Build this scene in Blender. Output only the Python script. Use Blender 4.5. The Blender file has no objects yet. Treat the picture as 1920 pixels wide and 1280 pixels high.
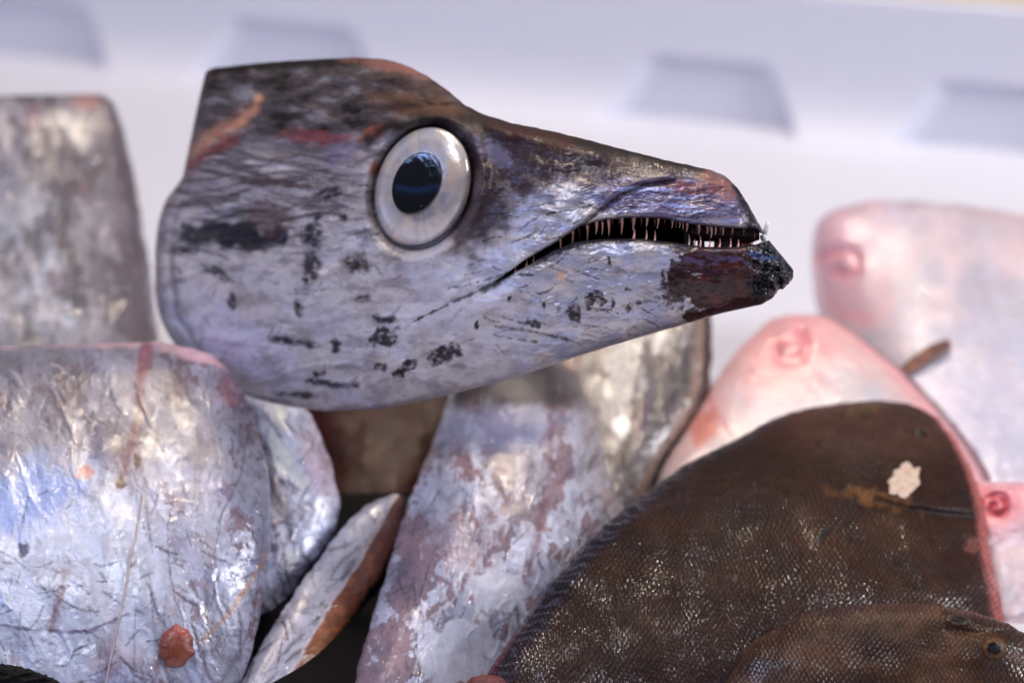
import bpy, math
import numpy as np
from mathutils import Vector, Matrix

# ------------------------------------------------------------------ camera
S = 0.000125                 # metres per design unit (one unit = 0.125 mm)
DF = 4800.0                  # focus distance in units (0.60 m)
PITCH = math.radians(20)
HC = 2338.0                  # camera height above the tray bottom, units
scene = bpy.context.scene
COL = scene.collection
fw = np.array([0, math.cos(PITCH), -math.sin(PITCH)])
up = np.array([0, math.sin(PITCH), math.cos(PITCH)])
rt = np.array([1.0, 0, 0])
cpos = np.array([0, 0, HC * S])

cam = bpy.data.cameras.new('camera')
camo = bpy.data.objects.new('camera', cam)
COL.objects.link(camo)
camo.location = cpos
camo.rotation_euler = (math.pi / 2 - PITCH, 0, 0)
cam.sensor_width = 36
cam.lens = 36 * DF / 1920
cam.clip_start = 0.02
cam.clip_end = 20
cam.dof.use_dof = True
cam.dof.focus_distance = (DF - 30) * S
cam.dof.aperture_fstop = 8.5
cam.dof.aperture_blades = 9
scene.camera = camo

# ------------------------------------------------------------------ light
world = bpy.data.worlds.new('World')
scene.world = world
world.use_nodes = True
wn, wl = world.node_tree.nodes, world.node_tree.links
wbg = wn['Background']
wtc = wn.new('ShaderNodeTexCoord')
wsep = wn.new('ShaderNodeSeparateXYZ')
wl.new(wtc.outputs['Generated'], wsep.inputs[0])
wr = wn.new('ShaderNodeValToRGB')
wr.color_ramp.elements[0].position = 0.30
wr.color_ramp.elements[0].color = (0.10, 0.085, 0.10, 1)
wr.color_ramp.elements[1].position = 0.75
wr.color_ramp.elements[1].color = (0.60, 0.64, 0.88, 1)
wm = wn.new('ShaderNodeMapRange')
wm.inputs['From Min'].default_value = -1
wm.inputs['From Max'].default_value = 1
wl.new(wsep.outputs['Z'], wm.inputs['Value'])
wl.new(wm.outputs[0], wr.inputs[0])
wl.new(wr.outputs[0], wbg.inputs['Color'])
wbg.inputs['Strength'].default_value = 0.15


def area(name, loc, target, size, power, color, sizey=None):
    l = bpy.data.lights.new(name, 'AREA')
    l.energy = power
    l.color = color
    l.size = size
    if sizey:
        l.shape = 'RECTANGLE'
        l.size_y = sizey
    o = bpy.data.objects.new(name, l)
    COL.objects.link(o)
    o.location = loc
    d = Vector(target) - Vector(loc)
    o.rotation_euler = d.to_track_quat('-Z', 'Y').to_euler()
    return o


area('stall_daylight', (-0.35, -0.1, 1.35), (0, 0.65, 0.05), 0.6, 6.8, (0.84, 0.88, 1.0), 0.45)
area('blue_daylight', (-0.75, 0.25, 0.50), (0, 0.65, 0.05), 0.42, 1.5, (0.36, 0.50, 1.0), 0.05)
area('side_daylight', (0.95, 0.55, 0.50), (0.05, 1.0, 0.02), 0.3, 7.4, (0.96, 0.96, 1.0))
for nm, lc, pw in (('stall_bulb', (0.12, 1.22, 1.05), 2.5), ('stall_bulb', (0.34, 1.0, 1.15), 2.2), ('stall_bulb', (0.0, 0.85, 1.2), 2.2),
                   ('stall_bulb', (-0.18, 1.05, 1.2), 2.2), ('stall_bulb', (-0.1, 0.55, 1.2), 2.3)):
    area(nm, lc, (0.0, 0.62, 0.05), 0.055, pw, (1.0, 0.84, 0.66))

vs = scene.view_settings
vs.view_transform = 'Standard'
vs.look = 'None'
vs.exposure = 0.0
vs.gamma = 1.0
vs.use_curve_mapping = False
scene.render.engine = 'CYCLES'
scene.cycles.use_denoising = True
scene.cycles.max_bounces = 6
scene.cycles.sample_clamp_indirect = 4


# ------------------------------------------------------------------ helpers
def P(x, y, d):
    """design coordinates (x, y at the focus plane, d = distance) to world metres"""
    x = np.asarray(x, float); y = np.asarray(y, float); d = np.asarray(d, float)
    x, y, d = np.broadcast_arrays(x, y, d)
    k = d / DF
    return cpos + S * (d[..., None] * fw + ((x - 960) * k)[..., None] * rt + ((640 - y) * k)[..., None] * up)


def lin(r, g, b, gain=1.1):
    c = np.array([r, g, b], float) / 255
    c = np.where(c <= 0.04045, c / 12.92, ((c + 0.055) / 1.055) ** 2.4)
    return np.clip(c * gain, 0, 0.9)


def smooth(e0, e1, v):
    t = np.clip((v - e0) / (e1 - e0), 0, 1)
    return t * t * (3 - 2 * t)


def perlin(x, y, seed=0):
    rng = np.random.RandomState(seed)
    ang = rng.rand(256) * 2 * np.pi
    gx, gy = np.cos(ang), np.sin(ang)
    perm = rng.permutation(256)
    xi = np.floor(x).astype(int); yi = np.floor(y).astype(int)
    xf = x - xi; yf = y - yi
    u = xf ** 3 * (xf * (xf * 6 - 15) + 10); v = yf ** 3 * (yf * (yf * 6 - 15) + 10)

    def g(a, b, fx, fy):
        h = perm[(perm[a & 255] + b) & 255]
        return gx[h] * fx + gy[h] * fy
    n00 = g(xi, yi, xf, yf); n10 = g(xi + 1, yi, xf - 1, yf)
    n01 = g(xi, yi + 1, xf, yf - 1); n11 = g(xi + 1, yi + 1, xf - 1, yf - 1)
    return 1.4 * ((n00 * (1 - u) + n10 * u) * (1 - v) + (n01 * (1 - u) + n11 * u) * v)


def fbm(x, y, seed=0, octv=4, gain=0.5):
    a, s, t = 1.0, 0.0, 0.0
    for k in range(octv):
        s = s + a * perlin(x * 2 ** k + 17.3 * k, y * 2 ** k - 9.1 * k, seed + k)
        t += a
        a *= gain
    return s / t * 1.3


def ridged(x, y, seed=0, octv=3):
    a, s, t = 1.0, 0.0, 0.0
    for k in range(octv):
        s = s + a * (1 - np.abs(perlin(x * 2 ** k, y * 2 ** k, seed + k))) ** 3
        t += a
        a *= 0.55
    return s / t


def rot(x, y, deg, cx=0, cy=0):
    a = math.radians(deg)
    dx, dy = x - cx, y - cy
    return dx * math.cos(a) + dy * math.sin(a), -dx * math.sin(a) + dy * math.cos(a)


def blob(x, y, cx, cy, rx, ry, deg=0, warp=0.45, ws=14, seed=1, soft=0.35):
    u, v = rot(x, y, deg, cx, cy)
    r = np.sqrt((u / rx) ** 2 + (v / ry) ** 2)
    m = np.zeros_like(r)
    k = r < 2.6
    if k.any():
        rr = r[k] + warp * fbm(x[k] / ws, y[k] / ws, seed, 3)
        m[k] = 1 - smooth(1 - soft, 1 + soft, rr)
    return m


def pdist(x, y, pts):
    """distance to a polyline and the fraction along it"""
    best = np.full(x.shape, 1e9); frac = np.zeros(x.shape)
    n = len(pts) - 1
    for i in range(n):
        ax, ay = pts[i]; bx, by = pts[i + 1]
        L2 = (bx - ax) ** 2 + (by - ay) ** 2 + 1e-9
        t = np.clip(((x - ax) * (bx - ax) + (y - ay) * (by - ay)) / L2, 0, 1)
        d = np.hypot(x - ax - t * (bx - ax), y - ay - t * (by - ay))
        k = d < best
        best = np.where(k, d, best); frac = np.where(k, (i + t) / n, frac)
    return best, frac


def line(x, y, pts, w, amp=0.0, ws=10, seed=5):
    d, f = pdist(x, y, pts)
    if amp:
        d = d + amp * fbm(x / ws, y / ws, seed, 2)
    return np.exp(-(np.maximum(d, 0) / w) ** 2)


def mix(c, m, rgb):
    m = np.clip(m, 0, 1)[..., None]
    return c * (1 - m) + np.asarray(rgb) * m


def curve(xs, pts, sm=4):
    pts = sorted(pts)
    px = np.array([p[0] for p in pts], float); py = np.array([p[1] for p in pts], float)
    acc = 0
    for o, w in ((-2, .1), (-1, .22), (0, .36), (1, .22), (2, .1)):
        acc = acc + w * np.interp(np.clip(xs + o * sm * .5, px[0], px[-1]), px, py)
    return acc


def catmull(a, n):
    """resample rows of a (k, m) along centre arc length with a Catmull-Rom spline"""
    a = np.asarray(a, float)
    k = len(a)
    ext = np.vstack([2 * a[0] - a[1], a, 2 * a[-1] - a[-2]])
    t = np.linspace(0, k - 1 - 1e-6, 2000)
    i = t.astype(int); f = (t - i)[:, None]
    p0, p1, p2, p3 = ext[i], ext[i + 1], ext[i + 2], ext[i + 3]
    q = 0.5 * (2 * p1 + (p2 - p0) * f + (2 * p0 - 5 * p1 + 4 * p2 - p3) * f ** 2 + (3 * p1 - p0 - 3 * p2 + p3) * f ** 3)
    m = (np.abs(np.diff(q[:, 0:4], axis=0)).sum(1)) * 0.5
    cum = np.concatenate([[0], np.cumsum(m)])
    tt = np.interp(np.linspace(0, cum[-1], n), cum, np.arange(2000))
    out = np.stack([np.interp(tt, np.arange(2000), q[:, j]) for j in range(a.shape[1])], 1)
    return out


def link_mesh(name, verts, faces, mat, parent=None, origin=None, col=None, prm=None, crd=None, sm=True):
    verts = np.asarray(verts, float)
    base = np.zeros(3) if parent is not None else (np.array(origin) if origin is not None else
                                                   np.array([verts[:, 0].mean(), verts[:, 1].mean(), verts[:, 2].min()]))
    off = base if parent is None else np.array(parent['_o'])
    me = bpy.data.meshes.new(name)
    v = verts - off
    faces = np.asarray(faces, dtype=np.int32)
    nl = faces.shape[1]
    me.vertices.add(len(v))
    me.vertices.foreach_set('co', v.astype(np.float32).ravel())
    me.loops.add(len(faces) * nl)
    me.loops.foreach_set('vertex_index', faces.ravel())
    me.polygons.add(len(faces))
    me.polygons.foreach_set('loop_start', np.arange(0, len(faces) * nl, nl, dtype=np.int32))
    me.polygons.foreach_set('loop_total', np.full(len(faces), nl, dtype=np.int32))
    me.polygons.foreach_set('use_smooth', np.full(len(faces), sm, dtype=bool))
    me.update(calc_edges=True)
    me.validate()
    for nm, arr in (('col', col), ('prm', prm), ('crd', crd)):
        if arr is not None and len(arr) == len(me.vertices):
            if nm == 'crd':
                at = me.attributes.new(nm, 'FLOAT_VECTOR', 'POINT')
                at.data.foreach_set('vector', np.asarray(arr, np.float32).ravel())
            else:
                at = me.attributes.new(nm, 'FLOAT_COLOR', 'POINT')
                a4 = np.concatenate([arr, np.ones((len(arr), 1))], 1)
                at.data.foreach_set('color', a4.astype(np.float32).ravel())
    me.materials.append(mat)
    o = bpy.data.objects.new(name, me)
    COL.objects.link(o)
    if parent is None:
        o.location = base
        o['_o'] = [float(q) for q in base]
    else:
        o.parent = parent
        o['_o'] = [float(q) for q in off]
    return o


def tag(o, label, cat, group=None, kind=None):
    o['label'] = label
    if cat: o['category'] = cat
    if group: o['group'] = group
    if kind: o['kind'] = kind
    return o


def sheet_faces(idx, flip=False):
    a, b, c, d = idx[:-1, :-1], idx[1:, :-1], idx[1:, 1:], idx[:-1, 1:]
    f = np.stack([a, b, c, d], -1).reshape(-1, 4)
    return f[:, ::-1] if flip else f


def loft(name, st, mat, paint, ns=400, nt=300, nb=40, parent=None, height=None, e=2.0, back=1.0, jit=4.0):
    """a solid body: stations (Lx,Ly,Rx,Ry,dL,dR,T), elliptic section, front and back"""
    q = catmull(st, ns)
    q[:, 6] = np.maximum(q[:, 6], 1.0)
    ja = np.arange(ns) * (1.0 / ns) * 24
    sd = int(abs(st[1][0])) % 97
    jj = [jit * fbm(ja, ja * 0 + 0.5 + 3 * k, sd + k, 4, .6) for k in range(4)]

    def half(th):
        t = (1 - np.cos(th)) / 2
        c = np.abs(2 * t - 1)
        b = np.maximum(1 - c ** e, 0) ** (1 / e)
        X = q[:, 0:1] * (1 - t) + q[:, 2:3] * t
        Y = q[:, 1:2] * (1 - t) + q[:, 3:4] * t
        wl_, wr_ = (1 - t) ** 14, t ** 14
        X = X + jj[0][:, None] * wl_ + jj[1][:, None] * wr_
        Y = Y + jj[2][:, None] * wl_ + jj[3][:, None] * wr_
        D = q[:, 4:5] * (1 - t) + q[:, 5:6] * t
        return t, b, X, Y, D
    th = np.linspace(0, np.pi, nt)
    t, b, X, Y, D = half(th)
    sg = np.broadcast_to(np.linspace(0, 1, ns)[:, None], X.shape)
    tg = np.broadcast_to(t[None, :], X.shape)
    bb = np.broadcast_to(b[None, :], X.shape)
    Df = D - q[:, 6:7] * b[None, :]
    if height is not None:
        Df = Df - height(X, Y, sg, tg) * np.minimum(1, bb * 2.2)
    th2 = np.linspace(0, np.pi, nb + 2)[1:-1][::-1]
    t2, b2, X2, Y2, D2 = half(th2)
    Db = D2 + back * q[:, 6:7] * b2[None, :]
    ring = nt + nb
    AX = np.concatenate([X, X2], 1); AY = np.concatenate([Y, Y2], 1); AD = np.concatenate([Df, Db], 1)
    AT = np.concatenate([tg, np.broadcast_to(t2[None], X2.shape)], 1)
    AS = np.broadcast_to(np.linspace(0, 1, ns)[:, None], AX.shape)
    col, prm = paint(AX.ravel(), AY.ravel(), AS.ravel(), AT.ravel())
    V = P(AX, AY, AD).reshape(-1, 3)
    idx = np.arange(ns * ring).reshape(ns, ring)
    idx = np.concatenate([idx, idx[:, :1]], 1)
    F = sheet_faces(idx)
    # end caps: collapse to centre
    caps = []
    cv = []
    for r_, flip in ((0, False), (ns - 1, True)):
        ci = ns * ring + len(cv)
        cv.append(V[r_ * ring:(r_ + 1) * ring].mean(0))
        a = idx[r_, :-1]; c = idx[r_, 1:]
        tri = np.stack([a, c, np.full_like(a, ci), np.full_like(a, ci)], -1)
        caps.append(tri)
    V = np.vstack([V, cv])
    col = np.vstack([col, col[0:1], col[(ns - 1) * ring:(ns - 1) * ring + 1]])
    prm = np.vstack([prm, prm[0:1], prm[-1:]])
    cr = np.stack([AX.ravel(), AY.ravel(), AD.ravel()], 1) / 100
    cr = np.vstack([cr, cr[0:1], cr[-1:]])
    # caps as quads over pairs of ring edges
    qc = []
    for r_, k in ((0, 0), (ns - 1, 1)):
        ci = ns * ring + k
        a = idx[r_]
        m = (ring // 2) * 2
        A = a[0:m:2]; B = a[1:m + 1:2]; C = a[2:m + 2:2][:len(A)]
        n = min(len(A), len(B), len(C))
        qq = np.stack([A[:n], B[:n], C[:n], np.full(n, ci)], -1)
        qc.append(qq if k == 0 else qq[:, ::-1])
    F = np.vstack([F[:, ::-1], qc[0], qc[1]])
    return link_mesh(name, V, F, mat, parent, col=col, prm=prm, crd=cr)


# ------------------------------------------------------------------ materials
def skin_mat(name, bump=0.25, bscale=6.0, coat=0.5, coat_r=0.08, stretch=(1, 1, 1), sss=0.0, cvar=0.18,
             scales=0.0, scale_pitch=9.0, coat_bump=1.0, glint=0.0, spec=0.5, gdist=0.0002, wavy=1.0, cior=1.65):
    m = bpy.data.materials.new(name)
    m.use_nodes = True
    nt = m.node_tree
    n, l = nt.nodes, nt.links
    bs = n['Principled BSDF']
    a = n.new('ShaderNodeAttribute'); a.attribute_name = 'col'
    p = n.new('ShaderNodeAttribute'); p.attribute_name = 'prm'
    c = n.new('ShaderNodeAttribute'); c.attribute_name = 'crd'
    sp = n.new('ShaderNodeSeparateColor')
    l.new(p.outputs['Color'], sp.inputs[0])
    mp = n.new('ShaderNodeMapping')
    mp.inputs['Scale'].default_value = stretch
    l.new(c.outputs['Vector'], mp.inputs['Vector'])
    nz = n.new('ShaderNodeTexNoise')
    nz.inputs['Scale'].default_value = bscale
    nz.inputs['Detail'].default_value = 6
    nz.inputs['Roughness'].default_value = 0.62
    nz.inputs['Distortion'].default_value = 0.5
    l.new(mp.outputs[0], nz.inputs['Vector'])
    mr = n.new('ShaderNodeMapRange')
    mr.inputs['From Min'].default_value = 0.3
    mr.inputs['From Max'].default_value = 0.7
    mr.inputs['To Min'].default_value = 1 - cvar
    mr.inputs['To Max'].default_value = 1 + cvar
    l.new(nz.outputs['Fac'], mr.inputs['Value'])
    mx = n.new('ShaderNodeVectorMath'); mx.operation = 'SCALE'
    l.new(a.outputs['Color'], mx.inputs[0])
    l.new(mr.outputs[0], mx.inputs['Scale'])
    colout = mx.outputs[0]
    b1 = n.new('ShaderNodeBump')
    b1.inputs['Strength'].default_value = bump
    b1.inputs['Distance'].default_value = 0.0012
    l.new(nz.outputs['Fac'], b1.inputs['Height'])
    nrm = b1.outputs[0]
    if scales:
        sx = n.new('ShaderNodeSeparateXYZ'); l.new(c.outputs['Vector'], sx.inputs[0])
        def mth(op, x, y):
            q = n.new('ShaderNodeMath'); q.operation = op
            for k, vv in enumerate((x, y)):
                if isinstance(vv, (int, float)): q.inputs[k].default_value = vv
                else: l.new(vv, q.inputs[k])
            return q.outputs[0]
        # gently warped rows, offset like roof tiles
        wn_ = n.new('ShaderNodeTexNoise'); wn_.inputs['Scale'].default_value = 0.5
        l.new(c.outputs['Vector'], wn_.inputs['Vector'])
        wv = mth('MULTIPLY', wn_.outputs['Fac'], 0.5)
        ang = math.radians(-52)
        X0 = mth('ADD', sx.outputs['X'], wv)
        U = mth('ADD', mth('MULTIPLY', X0, math.cos(ang)), mth('MULTIPLY', sx.outputs['Y'], math.sin(ang)))
        V = mth('ADD', mth('MULTIPLY', X0, -math.sin(ang)), mth('MULTIPLY', sx.outputs['Y'], math.cos(ang)))
        U2 = mth('ADD', U, mth('MULTIPLY', V, 0.5))
        cb = n.new('ShaderNodeCombineXYZ')
        l.new(U2, cb.inputs[0]); l.new(V, cb.inputs[1])
        vo = n.new('ShaderNodeTexVoronoi'); vo.voronoi_dimensions = '2D'
        vo.inputs['Scale'].default_value = 100 / scale_pitch
        vo.inputs['Randomness'].default_value = 0.28
        l.new(cb.outputs[0], vo.inputs['Vector'])
        mr2 = n.new('ShaderNodeMapRange')
        mr2.inputs['From Min'].default_value = 0.15
        mr2.inputs['From Max'].default_value = 0.62
        mr2.inputs['To Min'].default_value = 1 + 0.45 * scales
        mr2.inputs['To Max'].default_value = 1 - 0.62 * scales
        l.new(vo.outputs['Distance'], mr2.inputs['Value'])
        mx2 = n.new('ShaderNodeVectorMath'); mx2.operation = 'SCALE'
        l.new(colout, mx2.inputs[0]); l.new(mr2.outputs[0], mx2.inputs['Scale'])
        colout = mx2.outputs[0]
        b2 = n.new('ShaderNodeBump'); b2.invert = True
        b2.inputs['Strength'].default_value = 0.5
        b2.inputs['Distance'].default_value = 0.0004
        l.new(vo.outputs['Distance'], b2.inputs['Height'])
        l.new(b1.outputs[0], b2.inputs['Normal'])
        nrm = b2.outputs[0]
    l.new(colout, bs.inputs['Base Color'])
    l.new(sp.outputs[0], bs.inputs['Roughness'])
    l.new(sp.outputs[1], bs.inputs['Metallic'])
    l.new(nrm, bs.inputs['Normal'])
    bs.inputs['Specular IOR Level'].default_value = spec
    bs.inputs['Coat Roughness'].default_value = coat_r
    bs.inputs['Coat IOR'].default_value = cior
    cm = n.new('ShaderNodeMath'); cm.operation = 'MULTIPLY'
    l.new(sp.outputs[2], cm.inputs[0]); cm.inputs[1].default_value = coat
    l.new(cm.outputs[0], bs.inputs['Coat Weight'])
    # wet film: finer, stronger ripples only on the clear coat
    nw = n.new('ShaderNodeTexVoronoi')
    nw.inputs['Scale'].default_value = 100.0 / glint
    l.new(c.outputs['Vector'], nw.inputs['Vector'])
    sc_ = n.new('ShaderNodeSeparateColor'); l.new(nw.outputs['Color'], sc_.inputs[0])
    rr_ = n.new('ShaderNodeMapRange')
    rr_.inputs['To Min'].default_value = 0.22; rr_.inputs['To Max'].default_value = 0.5
    l.new(sc_.outputs[0], rr_.inputs['Value'])
    dv = n.new('ShaderNodeMath'); dv.operation = 'DIVIDE'
    l.new(nw.outputs['Distance'], dv.inputs[0]); l.new(rr_.outputs[0], dv.inputs[1])
    sq = n.new('ShaderNodeMath'); sq.operation = 'POWER'; l.new(dv.outputs[0], sq.inputs[0]); sq.inputs[1].default_value = 2
    iv = n.new('ShaderNodeMath'); iv.operation = 'SUBTRACT'; iv.inputs[0].default_value = 1; l.new(sq.outputs[0], iv.inputs[1])
    mxx = n.new('ShaderNodeMath'); mxx.operation = 'MAXIMUM'; l.new(iv.outputs[0], mxx.inputs[0]); mxx.inputs[1].default_value = 0
    wv2 = n.new('ShaderNodeTexNoise'); wv2.inputs['Scale'].default_value = 60.0 / glint; wv2.inputs['Detail'].default_value = 1
    l.new(c.outputs['Vector'], wv2.inputs['Vector'])
    ad = n.new('ShaderNodeMath'); ad.operation = 'MULTIPLY_ADD'
    l.new(wv2.outputs['Fac'], ad.inputs[0]); ad.inputs[1].default_value = wavy; l.new(mxx.outputs[0], ad.inputs[2])
    bw = n.new('ShaderNodeBump')
    bw.inputs['Strength'].default_value = coat_bump
    bw.inputs['Distance'].default_value = gdist
    l.new(ad.outputs[0], bw.inputs['Height'])
    l.new(nrm, bw.inputs['Normal'])
    l.new(bw.outputs[0], bs.inputs['Coat Normal'])
    if sss:
        bs.inputs['Subsurface Weight'].default_value = sss
        bs.inputs['Subsurface Radius'].default_value = (1.0, 0.35, 0.25)
        bs.inputs['Subsurface Scale'].default_value = 0.004
    return m


def plain(name, rgb, rough=0.5, metallic=0.0, coat=0.0, bump=0.0, bscale=200, spec=0.5, cvar=0.1, trans=0.0, sss=0.0):
    m = bpy.data.materials.new(name)
    m.use_nodes = True
    n, l = m.node_tree.nodes, m.node_tree.links
    bs = n['Principled BSDF']
    tc = n.new('ShaderNodeTexCoord')
    nz = n.new('ShaderNodeTexNoise')
    nz.inputs['Scale'].default_value = bscale
    nz.inputs['Detail'].default_value = 5
    l.new(tc.outputs['Object'], nz.inputs['Vector'])
    r = n.new('ShaderNodeValToRGB')
    r.color_ramp.elements[0].position = 0.3; r.color_ramp.elements[1].position = 0.7
    r.color_ramp.elements[0].color = (*[q * (1 - cvar) for q in rgb], 1)
    r.color_ramp.elements[1].color = (*[min(1, q * (1 + cvar)) for q in rgb], 1)
    l.new(nz.outputs['Fac'], r.inputs[0])
    l.new(r.outputs[0], bs.inputs['Base Color'])
    bs.inputs['Roughness'].default_value = rough
    bs.inputs['Metallic'].default_value = metallic
    bs.inputs['Coat Weight'].default_value = coat
    bs.inputs['Coat Roughness'].default_value = 0.05
    bs.inputs['Specular IOR Level'].default_value = spec
    bs.inputs['Transmission Weight'].default_value = trans
    if sss:
        bs.inputs['Subsurface Weight'].default_value = sss
        bs.inputs['Subsurface Radius'].default_value = (1, .4, .3)
        bs.inputs['Subsurface Scale'].default_value = 0.002
    if bump:
        b = n.new('ShaderNodeBump')
        b.inputs['Strength'].default_value = bump
        b.inputs['Distance'].default_value = 0.0008
        l.new(nz.outputs['Fac'], b.inputs['Height'])
        l.new(b.outputs[0], bs.inputs['Normal'])
    return m


M_HEAD = skin_mat('silver_head_skin', bump=0.16, bscale=7, coat=0.5, coat_r=0.08, stretch=(0.5, 1.2, 1), cvar=0.08, coat_bump=1, glint=16, gdist=.0001, wavy=1.5, spec=.25)
M_SILV = skin_mat('wet_silver_skin', bump=0.25, bscale=5, coat=1.0, coat_r=0.04, stretch=(1, 0.8, 1), cvar=0.14, coat_bump=1.0, glint=28, gdist=.0002, wavy=1.0, spec=.4, cior=1.8)
M_PINK = skin_mat('pale_flatfish_belly', bump=0.3, bscale=4, coat=0.9, coat_r=0.05, cvar=0.1, sss=0.0, coat_bump=1, glint=34, gdist=.0002, cior=1.9)
M_BROWN = skin_mat('brown_scaled_skin', bump=0.25, bscale=2.5, coat=0.9, coat_r=0.06, cvar=0.25, scales=0.55, scale_pitch=8.8, coat_bump=1.0, glint=11, gdist=.00008, spec=0.12, wavy=.5, cior=1.75)
M_FLESH = skin_mat('cut_flesh', bump=0.4, bscale=5, coat=0.6, coat_r=0.1, cvar=0.15, sss=0.2, coat_bump=1, glint=20, gdist=.00015, spec=.2)
M_VOID = skin_mat('black_skin_or_shade', bump=.2, bscale=4, coat=.1, spec=.08, glint=14, gdist=.00006)  # skin of the corner tail, and shade colour of the added gap body
M_FOAM = plain('white_foam', (0.66, 0.67, 0.77), rough=0.55, bump=0.2, bscale=260, cvar=0.02)
M_BLACK = plain('black_mouth_lining', (0.006, 0.004, 0.005), rough=0.7, spec=0.1)
M_DARK = plain('dark_wet_fish_skin', (0.012, 0.011, 0.014), rough=0.3, coat=0.3, bump=0.4, bscale=150)
M_TOOTH = plain('translucent_tooth', lin(188, 134, 122), rough=0.15, coat=0.8, cvar=0.25, sss=0.5)
M_TOOTH2 = plain('red_stained_tooth', lin(120, 66, 62), rough=.2, coat=.8, cvar=.3)
M_REDT = plain('red_gum', lin(95, 40, 42), rough=0.3, coat=0.8, cvar=0.3, bump=0.4, bscale=600)

# ------------------------------------------------------------------ setting
def hfloor(y):
    return HC / (math.sin(PITCH) - (640 - y) / DF * math.cos(PITCH))


A0 = P(0, 104, hfloor(104)); A1 = P(1920, 290, hfloor(290))
A0[2] = A1[2] = 0
ex = (A1 - A0) / np.linalg.norm(A1 - A0)
en = np.array([-ex[1], ex[0], 0.0])          # away from the camera
if en[1] < 0: en = -en
MU = 0.0001 * np.linalg.norm(A1 - A0) * 10000 / 1920   # metres per 'x' unit along the wall


def plane_box(o, ax, ay, az, x0, x1, y0, y1, z0, z1):
    c = []
    for x, y, z in ((x0, y0, z0), (x1, y0, z0), (x1, y1, z0), (x0, y1, z0), (x0, y0, z1), (x1, y0, z1), (x1, y1, z1), (x0, y1, z1)):
        c.append(o + ax * x + ay * y + az * z)
    return np.array(c), [[0, 3, 2, 1], [4, 5, 6, 7], [0, 1, 5, 4], [1, 2, 6, 5], [2, 3, 7, 6], [3, 0, 4, 7]]


EZ = np.array([0, 0, 1.0])
WLEN = np.linalg.norm(A1 - A0)
tray = bpy.data.objects.new('foam_tray', None)
COL.objects.link(tray)
tc0 = A0 + ex * WLEN / 2 - en * 0.35
tray.location = (tc0[0], tc0[1], -0.02)
tray['_o'] = [float(tc0[0]), float(tc0[1]), -0.02]
tag(tray, 'white moulded foam tray with recesses in its back wall, holding the fish', 'foam tray')

WH = 0.0585
BAT = 0.12                                   # outward lean of the walls
# back wall: relief grid with trapezoid recesses
nu, nw_ = 900, 110
uu = np.linspace(-0.20, WLEN + 0.2, nu)
ww = np.concatenate([np.linspace(-0.004, WH, nw_)])
U, Wd = np.meshgrid(uu, ww, indexing='ij')


def proj_u(px, hgt):
    """x in the picture to distance along the wall at a height"""
    k = np.linspace(-0.2, WLEN + 0.2, 4000)
    pt = A0 + ex * k[:, None] + en * (BAT * hgt) + EZ * hgt
    r = pt - cpos
    d = r @ fw
    x = 960 + (r @ rt) / d * DF
    return float(np.interp(px, x, k))


TOPH = 0.0275
rec = []
for xl, xr in ((-60, 150), (455, 652), (1236, 1432), (1785, 1985)):
    rec.append((proj_u(xl, TOPH), proj_u(xr, TOPH)))
dep = np.zeros_like(U)
for a, b in rec:
    cut = np.clip(Wd / TOPH, 0, 1)
    sl = 0.016 * (1 - cut)
    m = np.clip((U - (a - sl - 0.008)) / 0.010, 0, 1) * (1 - smooth(b + sl - 0.005, b + sl + 0.004, U)) * (1 - smooth(TOPH - 0.002, TOPH + 0.001, Wd))
    dep = np.maximum(dep, m)
R = 0.0045 * dep
# rounded cove where the wall meets the bottom
cove = -0.02 * np.exp(-Wd / 0.008)
pts = A0 + ex * U[..., None] + en * (BAT * Wd + R + cove * (1 - dep) * 0.6)[..., None] + EZ * Wd[..., None]
# rim on top, then the outer face
def extra(off, h):
    return (A0 + ex * uu[:, None] + en * off + EZ * h)[:, None, :]
pts = np.concatenate([pts, extra(BAT * WH + 0.0015, WH + 0.0012), extra(BAT * WH + 0.008, WH + 0.0012),
                      extra(BAT * WH + 0.009, WH - 0.001), extra(0.012, -0.02)], 1)
idx = np.arange(pts.shape[0] * pts.shape[1]).reshape(pts.shape[:2])
link_mesh('back_wall', pts.reshape(-1, 3), sheet_faces(idx), M_FOAM, tray)
v, f = plane_box(A0, ex, en, EZ, -0.20, WLEN + 0.20, -0.75, 0.02, -0.02, 0.0)
link_mesh('tray_bottom', v, f, M_FOAM, tray, sm=False)
for sx in (-0.20, WLEN + 0.17):
    v, f = plane_box(A0, ex, en, EZ, sx, sx + 0.03, -0.75, -0.001, 0.0005, WH)
    link_mesh('side_wall', v, f, M_FOAM, tray, sm=False)
# table outside the tray
M_TABLE = plain('cream_table', lin(236, 218, 200), rough=0.5, cvar=0.05, bscale=4)
v = np.array([[-4, -1.5, -0.021], [4, -1.5, -0.021], [4, 5, -0.021], [-4, 5, -0.021]], float)
o = link_mesh('table_top', v, [[0, 1, 2, 3]], M_TABLE, sm=False)
tag(o, 'cream table top beneath and behind the white foam tray', None, kind='structure')


# ------------------------------------------------------------------ painting
def tone(c, g=1.3, pv=0.55):
    c = np.clip(c, 0.0005, None)
    lum = (c @ np.array([.3, .5, .2]))[..., None]
    return c * (lum / pv) ** (g - 1)


def pr(rough, metal, coat):
    return np.stack([np.clip(rough, 0.02, 1), np.clip(metal, 0, 1), np.clip(coat, 0, 1)], -1)


SIL = lin(206, 208, 230, 1.15)
MAU = lin(142, 118, 132)
DRK = lin(64, 56, 72)


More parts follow.
